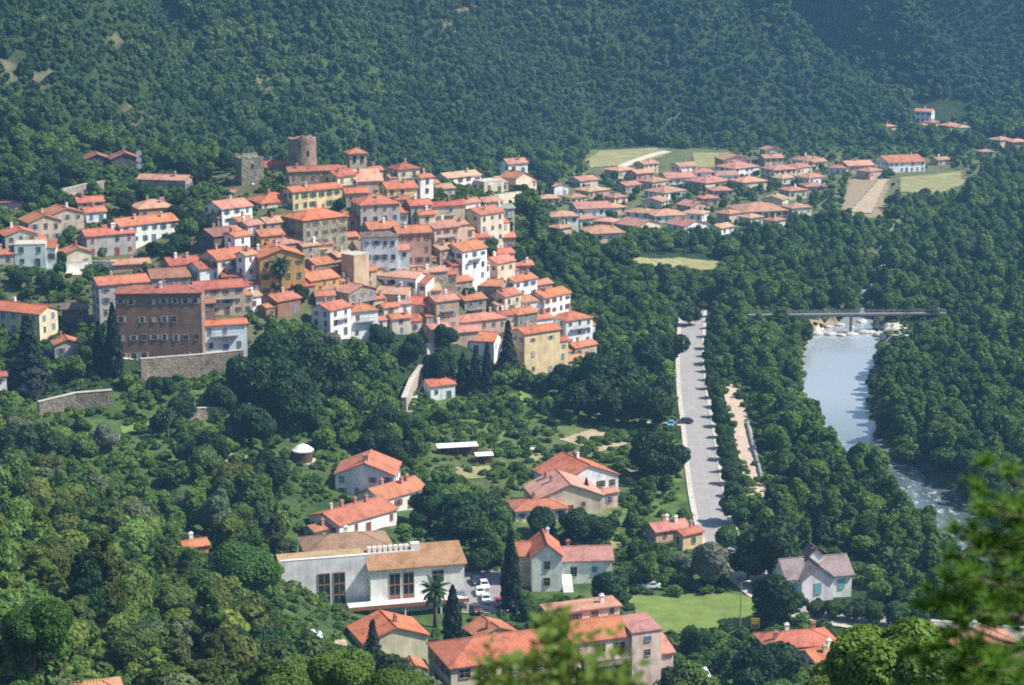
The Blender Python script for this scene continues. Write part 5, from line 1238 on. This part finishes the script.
# ------------------------------------------------------------------ scattered trees
KEEP = [[(676,322),(706,322),(712,400),(722,460),(734,518),(697,520),(686,460),(674,380)], [(720,380),(744,382),(768,470),(766,490),(746,486),(733,458)],
        [(803,345),(877,342),(864,380),(872,425),(858,452),(846,446),(812,398),(800,372)], [(905,468),(938,470),(982,508),(976,528),(915,514)], [(813,322),(914,320),(906,344),(815,346)],
        [(632,596),(752,595),(757,630),(640,633)], [(462,574),(512,572),(508,614),(462,616)], [(748,310),(945,309),(945,318),(748,319)], [(590,148),(650,146),(730,150),(720,170),(640,166),(590,170)],
        [(632,254),(720,255),(716,272),(634,266)], [(848,178),(892,178),(880,216),(846,214)], [(897,170),(965,168),(965,186),(900,194)], [(38,383),(112,383),(112,412),(38,412)], [(140,350),(244,350),(244,380),(140,382)], [(400,364),(428,362),(424,410),(404,412)],
        [(430,436),(545,438),(545,462),(430,464)], [(236,154),(263,154),(263,196),(236,196)], [(287,132),(317,132),(317,168),(287,168)], [(343,144),(369,144),(369,172),(343,172)], [(457,342),(493,342),(493,398),(457,398)], [(550,428),(645,424),(645,452),(560,456)], [(292,440),(314,440),(314,468),(292,468)], [(120,300),(245,300),(245,352),(120,352)], [(66,262),(118,260),(118,278),(66,278)],
        [(283,548),(466,545),(470,618),(283,618)], [(300,632),(322,632),(322,645),(300,645)], [(513,530),(614,530),(612,590),(513,592)], [(786,548),(859,548),(859,598),(786,598)], [(428,620),(680,612),(680,685),(428,685)], [(348,616),(432,614),(432,660),(348,655)], [(762,624),(858,624),(858,662),(762,655)], [(925,620),(1000,620),(1000,650),(925,650)],
        [(625,420),(690,418),(690,434),(625,434)], [(695,670),(712,670),(712,685),(695,685)], [(736,585),(746,585),(746,640),(736,640)], [(70,650),(122,650),(128,685),(70,685)], [(300,455),(412,452),(412,545),(300,545)], [(510,460),(620,458),(620,512),(510,515)], [(640,512),(704,512),(704,548),(640,548)], [(180,533),(208,533),(208,548),(180,548)]]
SUBURB = [(560,172),(600,152),(820,142),(985,150),(990,185),(905,200),(870,212),(812,222),(700,236),(600,240),(545,215)]
hr = np.array([(h['X'], h['Y'], h['rad']) for h in HOUSES])
hp = [(h['px'], h['py'], h['W'], h['h']) for h in HOUSES]
GREENV = [(165,165),(240,160),(236,186),(206,196),(206,246),(176,258),(172,240),(180,215),(120,205),(110,190),(140,178)]
GREENV2 = [(0,165),(60,165),(80,200),(30,222),(0,225)]
GARD = [(430,400),(560,400),(640,420),(690,470),(690,515),(610,560),(500,530),(425,460)]
LGARD = [(30,400),(250,385),(300,440),(290,480),(190,505),(60,470)]
cand = []
grg = np.random.default_rng(3)
def scatter(step, y0, y1, xl, xr):
    xs = np.arange(xl, xr, step); ys = np.arange(y0, y1, step); A, B = np.meshgrid(xs, ys); A = A + grg.uniform(-.48, .48, A.shape) * step; B = B + grg.uniform(-.48, .48, B.shape) * step
    return A.ravel(), B.ravel()
A1, B1 = scatter(4.6, 150, 700, -190, 260); A2, B2 = scatter(6.0, 700, 1300, -260, 470)
TA, TB = np.concatenate([A1, A2]), np.concatenate([B1, B2]); TZ = Tn(TA, TB); tpx, tpy, tf = project(TA, TB, TZ)
ok = (tpx > -60) & (tpx < 1084) & (tpy < 760) & (tpy > 60) & (mdist(TA, TB) < 2)
rdist, rwid = path_dist(RIVD, TA, TB); ok &= (rdist > rwid + 1.2) | ((TB > 650) & (rdist > 1.2))
qdist, _ = path_dist(ROADD, TA, TB); ok &= qdist > 7.5
TA, TB, TZ, tpx, tpy, tf, rdist, qdist, rwid = [v[ok] for v in (TA, TB, TZ, tpx, tpy, tf, rdist, qdist, rwid)]
in_v = in_poly(VILLAGE, tpx, tpy) & (TB < 720); in_s = in_poly(SUBURB, tpx, tpy) & (TB > 780); in_g = in_poly(GARD, tpx, tpy); in_l = in_poly(LGARD, tpx, tpy)
clump = vnoise(TA / 26, TB / 26, 31); clump2 = vnoise(TA / 9, TB / 9, 32)
n_ = len(TA); u1, u2, u3, u4 = grg.random((4, n_))
placed_r = np.array([(o.location.x, o.location.y, 2.5) for o in COL.objects if o.get('category') in ('tree', 'palm')])
RES = []
for i in range(n_):
    px, py, f = tpx[i], tpy[i], tf[i]; s = FPX / f
    if in_v[i]:
        gv = in_poly(GREENV, np.array(px), np.array(py)) or in_poly(GREENV2, np.array(px), np.array(py))
        if u1[i] > (.95 if gv else .55): continue
        r = 1.2 + (2.2 if gv else 1.2) * u2[i]
    elif in_s[i]:
        if u1[i] > .85: continue
        r = 1.0 + 1.8 * u2[i]
    elif in_g[i]:
        if u1[i] > .58: continue
        r = 1.0 + 1.9 * u2[i] ** 1.6
    elif in_l[i]:
        if u1[i] > .55: continue
        r = 1.2 + 2.6 * u2[i] ** 1.5
    else:
        if u1[i] > .95: continue
        r = 1.5 + 3.3 * u2[i] ** 1.4 * (.5 + .9 * clump[i])
    near_hill = px < 330 and py > 465 and TB[i] < 420
    kind = 'round'
    if not in_s[i] and px > 690 and rdist[i] < 70:
        kind = 'tall' if u3[i] < .65 else 'round'
        if rdist[i] < 28: r = max(r, 2.6 + 1.5 * u2[i])
    elif near_hill: kind = 'pine' if u3[i] < .22 else ('tall' if u3[i] < .40 else 'round')
    elif u3[i] < .18: kind = 'tall'
    if kind in ('tall', 'pine'): r *= .8
    if near_hill: r *= 1.22
    # footprints of houses and of the trees already standing
    d = np.hypot(hr[:, 0] - TA[i], hr[:, 1] - TB[i]); 
    if (d < hr[:, 2] + r * .35).any(): continue
    d = np.hypot(placed_r[:, 0] - TA[i], placed_r[:, 1] - TB[i])
    if (d < 2.5 + r * .5).any(): continue
    mid = MIDZ[kind] * r; cx_, cy_, _ = project(TA[i], TB[i], TZ[i] + mid); top = project(TA[i], TB[i], TZ[i] + TOPZ[kind] * r)[1]; rp = r * s
    pts = [(cx_, cy_), (cx_ - rp * .75, cy_), (cx_ + rp * .75, cy_), (cx_, top + rp * .25), (cx_ - rp * .5, top + rp * .55), (cx_ + rp * .5, top + rp * .55), (cx_, tpy[i] - 1)]
    ax_ = np.array([p[0] for p in pts]); ay_ = np.array([p[1] for p in pts]); bad = False
    for K in KEEP:
        if in_poly(K, ax_, ay_).any(): bad = True; break
    if bad: continue
    for (hx, hy, hW, hh) in hp:
        if abs(hx - cx_) < hW * .5 + rp * .55 and tpy[i] > hy + 2 and top + rp * .3 < hy + hh * .62: bad = True; break
    if bad: continue
    for (qx, qy, qr, qY, qh) in TREES:
        if TB[i] < qY and abs(qx - cx_) < qr * .8 + rp * .6 and qy - qh * .8 < top + rp * .8 < qy + qh * .55: bad = True; break
    if bad: continue
    RES.append((rp if (-20 < cx_ < 1044 and top < 690) else 0.1, i, kind, r, cx_, cy_))
RES.sort(key=lambda t: -t[0])
# colour by where it grows
rngc = random.Random(77)
def tone(i, px, py):
    t_ = tone0(i, px, py); v_ = rngc.random()
    if v_ < .06: return (.12, .17, .09)
    if v_ < .14: return (.02, .055, .018)
    k_ = .88 + .9 * rngc.random() ** 2; w_ = rngc.uniform(-.14, .16); return (t_[0] * k_ * (1 + w_), t_[1] * k_, t_[2] * k_ * (1 - w_ * .8))
def tone0(i, px, py):
    c = clump[i]; q = u4[i]
    def lerp(a, b, t): t = min(1, max(0, t)); return tuple(x + (y - x) * t for x, y in zip(a, b))
    if px < 330 and py > 465: return lerp((.044,.086,.02), (.108,.168,.033), .1 + .9 * q)
    if in_g[i]: return lerp((.045,.09,.02), (.11,.17,.033), q)
    if in_l[i]: return lerp((.032,.07,.018), (.12,.17,.036), q * 1.1 - .1)
    if px > 690: return lerp((.05,.115,.02), (.115,.20,.03), .6 * q + .5 * c)
    if 330 < py < 480 and px < 690: return lerp((.02,.05,.016), (.045,.095,.022), q)
    return lerp((.036,.078,.018), (.08,.13,.027), q)
def where(i, px, py):
    if px < 330 and py > 465: return ('in the near wooded slope at the lower left', 'trees of the near slope')
    if in_s[i]: return ('among the villas of the far suburb', 'trees of the suburb')
    if in_v[i]: return ('between the old village houses', 'trees in the village')
    if in_g[i]: return ('in the gardens between village and road', 'trees of the valley gardens')
    if in_l[i]: return ('in the terraced gardens below the brown building', 'trees of the terrace gardens')
    if px > 690: return (('on the right bank beyond the river' if TA[i] > np.interp(TB[i], RIVD[::-1, 1], RIVD[::-1, 0]) else 'in the riverside wood between road and river'), 'trees of the riverside wood')
    if py > 560: return ('at the bottom among the lower houses', 'trees among the lower houses')
    return ('in the wood around the village foot', 'trees of the village wood')
LMK = [(h['px'], h['py'] + h['h'] * .5, h['label'] or '') for h in HOUSES if h['label'] and h['zone'] is None]
NIND = 252
used = {}
for rp, i, kind, r, px, py in RES[:NIND]:
    col = tone(i, px, py); br = 'dark' if col[1] < .07 else ('mid-green' if col[1] < .11 else 'bright green'); size = 'large' if r > 3.3 else ('small' if r < 2.2 else 'mid-sized')
    wh, gr = where(i, px, py); tp = {'round': 'round-crowned tree', 'tall': 'upright tree', 'pine': 'loose pine'}[kind]
    tree(kind, TA[i], TB[i], TZ[i], r, col, hs=trs.uniform(.8, 1.2) * (1.2 if kind == 'tall' and px > 690 else 1.0), label=f'{size} {br} {tp} {wh}', group=gr)
print('individual trees', NIND, 'of', len(RES), 'threshold px', RES[min(NIND, len(RES) - 1)][0])
# ------------------------------------------------------------------ the rest of the woods: one object each, instanced by geometry nodes
def wood(name, pts, scl, rot, idx, protos):
    me = bpy.data.meshes.new(name); me.vertices.add(len(pts)); me.vertices.foreach_set('co', np.ascontiguousarray(pts, np.float32).ravel())
    a = me.attributes.new('scl', 'FLOAT_VECTOR', 'POINT'); a.data.foreach_set('vector', np.ascontiguousarray(scl, np.float32).ravel())
    a = me.attributes.new('rot', 'FLOAT', 'POINT'); a.data.foreach_set('value', np.ascontiguousarray(rot, np.float32))
    a = me.attributes.new('idx', 'INT', 'POINT'); a.data.foreach_set('value', np.ascontiguousarray(idx, np.int32))
    o = link(name, me); c = bpy.data.collections.new(name + '_kinds')
    for k, pm in enumerate(protos):
        po = bpy.data.objects.new(f'{name}_kind_{k:02d}', pm); c.objects.link(po)
    g = bpy.data.node_groups.new(name, 'GeometryNodeTree'); g.interface.new_socket('Geometry', in_out='INPUT', socket_type='NodeSocketGeometry'); g.interface.new_socket('Geometry', in_out='OUTPUT', socket_type='NodeSocketGeometry')
    N = g.nodes; gi = N.new('NodeGroupInput'); go = N.new('NodeGroupOutput'); ip = N.new('GeometryNodeInstanceOnPoints'); ci = N.new('GeometryNodeCollectionInfo')
    ci.inputs['Collection'].default_value = c; ci.inputs['Separate Children'].default_value = True; ci.inputs['Reset Children'].default_value = True
    def attr(nm, dt): n = N.new('GeometryNodeInputNamedAttribute'); n.data_type = dt; n.inputs['Name'].default_value = nm; return n.outputs['Attribute']
    cx = N.new('ShaderNodeCombineXYZ'); er = N.new('FunctionNodeEulerToRotation')
    g.links.new(attr('rot', 'FLOAT'), cx.inputs['Z']); g.links.new(cx.outputs[0], er.inputs[0]); g.links.new(er.outputs[0], ip.inputs['Rotation'])
    g.links.new(attr('scl', 'FLOAT_VECTOR'), ip.inputs['Scale']); g.links.new(attr('idx', 'INT'), ip.inputs['Instance Index']); ip.inputs['Pick Instance'].default_value = True
    g.links.new(gi.outputs[0], ip.inputs['Points']); g.links.new(ci.outputs[0], ip.inputs['Instance']); g.links.new(ip.outputs[0], go.inputs[0])
    md = o.modifiers.new('wood', 'NODES'); md.node_group = g; return tag(o, kind='stuff')
VP = [broadleaf(100 + s, 2600, .095, M['valley_leaf']) for s in range(4)] + [broadleaf(110 + s, 2900, .095, M['valley_leaf'], 'tall') for s in range(3)]
rest = RES[NIND:]
if rest:
    ii = np.array([t[1] for t in rest]); rr = np.array([t[3] for t in rest]); kd = np.array([(4 + t[1] % 3) if t[2] != 'round' else t[1] % 4 for t in rest])
    wood('valley_woodland', np.stack([TA[ii], TB[ii], TZ[ii] - .1], 1), np.stack([rr, rr, rr * (.72 + .6 * u4[ii])], 1), u2[ii] * 6.28, kd, VP)
A3, B3 = scatter(3.05, 560, 1560, -330, 560); Z3 = Tn(A3, B3); md3 = mdist(A3, B3); p3x, p3y, f3 = project(A3, B3, Z3)
ok = (md3 >= 1) & (p3x > -70) & (p3x < 1094) & (p3y > -90)
# clearings on the hillside
for K in ([(0,60),(16,62),(14,80),(0,80)], [(28,76),(52,70),(56,80),(34,88)], [(104,40),(126,34),(128,40),(108,46)], [(440,12),(470,8),(472,14),(446,18)], [(440,24),(462,20),(462,34),(448,34)], [(910,100),(970,100),(970,130),(910,132)], [(985,130),(1024,130),(1024,148),(985,146)]):
    ok &= ~in_poly(K, p3x, p3y)
d = np.array([np.hypot(hr[:, 0] - x, hr[:, 1] - y).min() for x, y in zip(A3, B3)]); ok &= d > 7
ok &= vnoise(A3 / 13, B3 / 13, 41) > np.where(A3 < -60, .11, .02)
A3, B3, Z3 = A3[ok], B3[ok], Z3[ok]; n3 = len(A3); q = grg.random((4, n3)); r3 = 1.15 + 2.3 * q[0] ** 2.2 * (.4 + vnoise(A3 / 40, B3 / 40, 42))
FP = [broadleaf(130 + s, 900, .16, M['forest_leaf']) for s in range(5)]
wood('mountain_forest', np.stack([A3, B3, Z3 - .4], 1), np.stack([r3, r3, r3 * (.7 + .9 * q[1])], 1), q[2] * 6.28, (q[3] * 5).astype(int), FP)
print('forest', n3)
# low growth between the trees
UP = [broadleaf(160 + s, 420, .2, M['valley_leaf']) for s in range(3)]
A4, B4 = scatter(2.2, 170, 720, -190, 230); Z4 = Tn(A4, B4); p4x, p4y, f4 = project(A4, B4, Z4)
ok = (p4x > -40) & (p4x < 1064) & (p4y < 740) & (mdist(A4, B4) < 2)
d1, w1 = path_dist(RIVD, A4, B4); ok &= d1 > w1 + 1.5; d2, _ = path_dist(ROADD, A4, B4); ok &= d2 > 5.6
OPEN = [KEEP[k] for k in (5, 6, 8, 9)]  + [[(724,388),(736,388),(750,430),(757,476),(750,480),(742,462)]]
for K in OPEN: ok &= ~in_poly(K, p4x, p4y)
iv = in_poly(VILLAGE, p4x, p4y); ok &= ~(iv & (grg.random(len(A4)) > .85)); ig = in_poly(GARD, p4x, p4y) | in_poly(LGARD, p4x, p4y); ok &= ~(ig & ((vnoise(A4 / 7, B4 / 5, 71) < .30) | (grg.random(len(A4)) > .75))); ok &= grg.random(len(A4)) < .74
A4, B4, Z4, p4x, p4y = [v[ok] for v in (A4, B4, Z4, p4x, p4y)]
d = np.array([(np.hypot(hr[:, 0] - x, hr[:, 1] - y) - hr[:, 2]).min() for x, y in zip(A4, B4)]); ok = d > .6
cb = np.array([CIVIC.location.x + 3, CIVIC.location.y + 7]); lb = np.array([LONGB.location.x + 16, LONGB.location.y + 14])
ok &= np.hypot(A4 - cb[0], B4 - cb[1]) > 19; ok &= np.hypot(A4 - lb[0], B4 - lb[1]) > 22
for v_, rr_ in ((VILLA1, 9), (VILLA2, 8)): ok &= np.hypot(A4 - v_.location.x - 2, B4 - v_.location.y - 5) > rr_
A4, B4, Z4 = A4[ok], B4[ok], Z4[ok]; n4 = len(A4); q = grg.random((4, n4)); r4_ = .5 + 1.1 * q[0] * (.35 + vnoise(A4 / 11, B4 / 11, 51))
wood('undergrowth', np.stack([A4, B4, Z4 - .35], 1), np.stack([r4_ * 1.1, r4_ * 1.1, r4_ * .85], 1), q[2] * 6.28, (q[3] * 3).astype(int), UP)
print('undergrowth', n4)
# ------------------------------------------------------------------ growth close to the camera
def near_shrub():
    rg = random.Random(21); x0, y0 = .16, 6.0; g = T(x0, y0); r = thing('leafy_shrub', 'blurred yellow-green leafy shrub close to the camera at the bottom centre', 'shrub', (x0, y0, g))
    m = MB(); lf = MB(); tips = []
    for i in range(62):
        u = rg.uniform(-1, 1); pxt = 552 + 85 * u; h0 = 640 + 26 * abs(u) + rg.uniform(-8, 40) - (rg.uniform(10, 32) if rg.random() < .22 else 0) - (24 if abs(u) < .12 else 0)
        yy = rg.uniform(-.25, .25); a, b, c = ray(pxt, h0); tip = Vector((a * (y0 + yy) - x0, yy, CAM_H + b * (y0 + yy) - g)); tips.append(tip)
    for tip in tips:
        base = Vector((tip.x * .25 + rg.uniform(-.08, .08), tip.y * .3, -.15)); mid = Vector((tip.x * .7, tip.y * .7, tip.z * .62)); m.tube([base, mid, tip], [.012, .007, .002], 5)
        n = 54
        for k in range(n):
            t = 1 - (k / n) * .42; p = mid.lerp(tip, (t - .5) / .5) if t > .5 else base.lerp(mid, t / .5); p = mid + (tip - mid) * max(0, (t - .55) / .45)
            an = k * 2.4 + rg.random(); el = rg.uniform(.1, .9); d = Vector((math.cos(an) * math.cos(el), math.sin(an) * math.cos(el), math.sin(el))); L = rg.uniform(.032, .06); s = d.orthogonal().normalized() * L * .27
            q = [p, p + d * L * .45 + s, p + d * L, p + d * L * .45 - s]; lf.add([tuple(v) for v in q], [(0, 1, 2, 3)])
    m.obj('stem', [M['bark']], r); lf.obj('foliage', [M['leaf']], r, color=(.12, .21, .025))
near_shrub()
def near_pine():
    rg = random.Random(33); Y0 = 8.0; X0 = 2.28; g = T(X0, Y0); r = thing('pine_tree', 'blurred pine close to the camera at the lower right edge', 'tree', (X0, Y0, g))
    m = MB(); nd = MB(); H_ = CAM_H - .292 * Y0 - g; m.tube([(0, 0, -.2), (.03, 0, H_ * .5), (0, .02, H_)], [.07, .05, .012], 8)
    for i in range(80):
        z = rg.uniform(.40, .985) * H_; an = rg.choice([math.pi + rg.uniform(-.9, .9)] * 3 + [rg.uniform(0, 6.28)]); L = (.36 + .62 * (1 - (z / H_ - .40) / .6)) * rg.uniform(.5, 1.0)
        b0 = Vector((0, 0, z)); d = Vector((math.cos(an), math.sin(an) * .8, rg.uniform(.0, .35))).normalized(); b1 = b0 + d * L; m.tube([b0, b0.lerp(b1, .5) + Vector((0, 0, -.02)), b1], [.016, .009, .003], 5)
        nt_ = int(3 + L * 7)
        for k in range(nt_):
            u = 1 - .75 * rg.random() ** 1.4 if k else 1.0; p = b0.lerp(b1, u) + Vector((rg.uniform(-.07, .07), rg.uniform(-.07, .07), rg.uniform(-.03, .06)))
            for j in range(44):
                dd = Vector((rg.gauss(0, 1), rg.gauss(0, 1), rg.gauss(.5, .7))).normalized(); dd = (dd + d * .4).normalized(); l = rg.uniform(.05, .095); s = dd.orthogonal().normalized() * .0042
                nd.add([tuple(p - s), tuple(p + s), tuple(p + dd * l)], [(0, 1, 2)])
    m.obj('trunk', [M['bark']], r); nd.obj('needles', [M['leaf']], r, color=(.095, .22, .018))
near_pine()
FINE = [broadleaf(200 + k, 30000, .034, LM_) for k in range(3)]
FTOP = float(np.mean([max(v.co.z for v in me.vertices) for me in FINE])) - .05
def slope_tree(px, py_top, Y, r, kind, col, label):
    a, b, c = ray(px, py_top); x = a * Y; z = T(x, Y); top = CAM_H + b * Y; zc = top - FTOP * r
    root = thing('broadleaf_tree', label, 'tree', (x, Y, z - .15), trs.random() * 6.28)
    link('crown', FINE[trs.randrange(3)], root, (0, 0, zc - z), color=col, scale=(r, r, r)); link('trunk', TRUNK['round'][0], root, scale=(r, r, max(1.0, zc - z + r * .9)))
    return root
slope_tree(906, 622, 72, 2.7, 'round', (.12,.215,.03), 'bright green leafy tree at the bottom right before the near pine')
slope_tree(962, 652, 66, 2.3, 'round', (.085,.17,.028), 'bright green tree under the near pine at the bottom edge')
slope_tree(846, 660, 80, 1.9, 'round', (.12,.19,.04), 'pale green small-leaved tree left of the bright bottom right tree')
slope_tree(345, 650, 120, 2.4, 'round', (.105,.185,.035), 'light green tree at the bottom edge below the dark fir')
slope_tree(302, 658, 125, 2.8, 'round', (.115,.19,.04), 'light green tree at the bottom edge left of the dark fir')
slope_tree(392, 668, 118, 2.0, 'round', (.085,.16,.03), 'leafy tree at the bottom edge left of the small cream house')
slope_tree(30, 600, 170, 3.6, 'tall', (.05,.115,.018), 'big dark green tree with clumped top in the lower left corner')
# ------------------------------------------------------------------ light, air, camera
SUN_AZ, SUN_EL = -5.0, 50.0          # degrees: azimuth measured from +x (right) towards +y (away)
w = bpy.data.worlds.new('World'); SC.world = w; w.use_nodes = True; nt = w.node_tree
sky = nt.nodes.new('ShaderNodeTexSky'); sky.sky_type = 'NISHITA'; sky.sun_disc = False
sky.sun_elevation = R(SUN_EL); sky.sun_rotation = R(90 - SUN_AZ)
bg = nt.nodes['Background']; bg.inputs['Strength'].default_value = .11; nt.links.new(sky.outputs[0], bg.inputs['Color'])
sl = bpy.data.lights.new('sun', 'SUN'); sl.energy = 5.0; sl.angle = R(.53); sl.color = (1.0, .94, .84)
so = bpy.data.objects.new('sun', sl); COL.objects.link(so)
sd = Vector((math.cos(R(SUN_EL)) * math.cos(R(SUN_AZ)), math.cos(R(SUN_EL)) * math.sin(R(SUN_AZ)), math.sin(R(SUN_EL))))
so.rotation_euler = (-sd).to_track_quat('-Z', 'Y').to_euler(); so.location = sd * 500
if True:
    hz = MB(); zt = float(Z.max()) + 25; hz.box(gx[0] - 5, gx[-1] + 5, gy[0] - 5, gy[-1] + 5, -8, zt)
    m = bpy.data.materials.new('valley_air'); m.use_nodes = True; nt = m.node_tree
    for n in list(nt.nodes):
        if n.type != 'OUTPUT_MATERIAL': nt.nodes.remove(n)
    pv = nt.nodes.new('ShaderNodeVolumePrincipled'); pv.inputs['Color'].default_value = (.27, .60, 1.0, 1); pv.inputs['Density'].default_value = .00014; pv.inputs['Anisotropy'].default_value = .0
    nt.links.new(pv.outputs[0], nt.nodes['Material Output'].inputs['Volume'])
    tag(hz.obj('haze', [m]), kind='stuff')
cd = bpy.data.cameras.new('camera'); co = bpy.data.objects.new('camera', cd); COL.objects.link(co); SC.camera = co
co.location = (0, 0, CAM_H); co.rotation_euler = (math.pi / 2 - PITCH, 0, 0)
cd.sensor_fit = 'HORIZONTAL'; cd.sensor_width = 36; cd.lens = FPX * 36 / 1024; cd.clip_start = .5; cd.clip_end = 6000
cd.dof.use_dof = True; cd.dof.focus_distance = 480; cd.dof.aperture_fstop = cd.lens / 1000 / .019
SC.render.resolution_x, SC.render.resolution_y = 1024, 685
vs = SC.view_settings; SC.display_settings.display_device = 'sRGB'; vs.view_transform = 'Standard'; vs.look = 'None'; vs.exposure = 0.74; vs.gamma = 1; vs.use_curve_mapping = False
cy = SC.cycles; cy.max_bounces = 6; cy.diffuse_bounces = 3; cy.glossy_bounces = 2; cy.transmission_bounces = 2; cy.volume_bounces = 0; cy.transparent_max_bounces = 4
cy.filter_width = 1.9; cy.use_denoising = False; cy.sample_clamp_indirect = 5
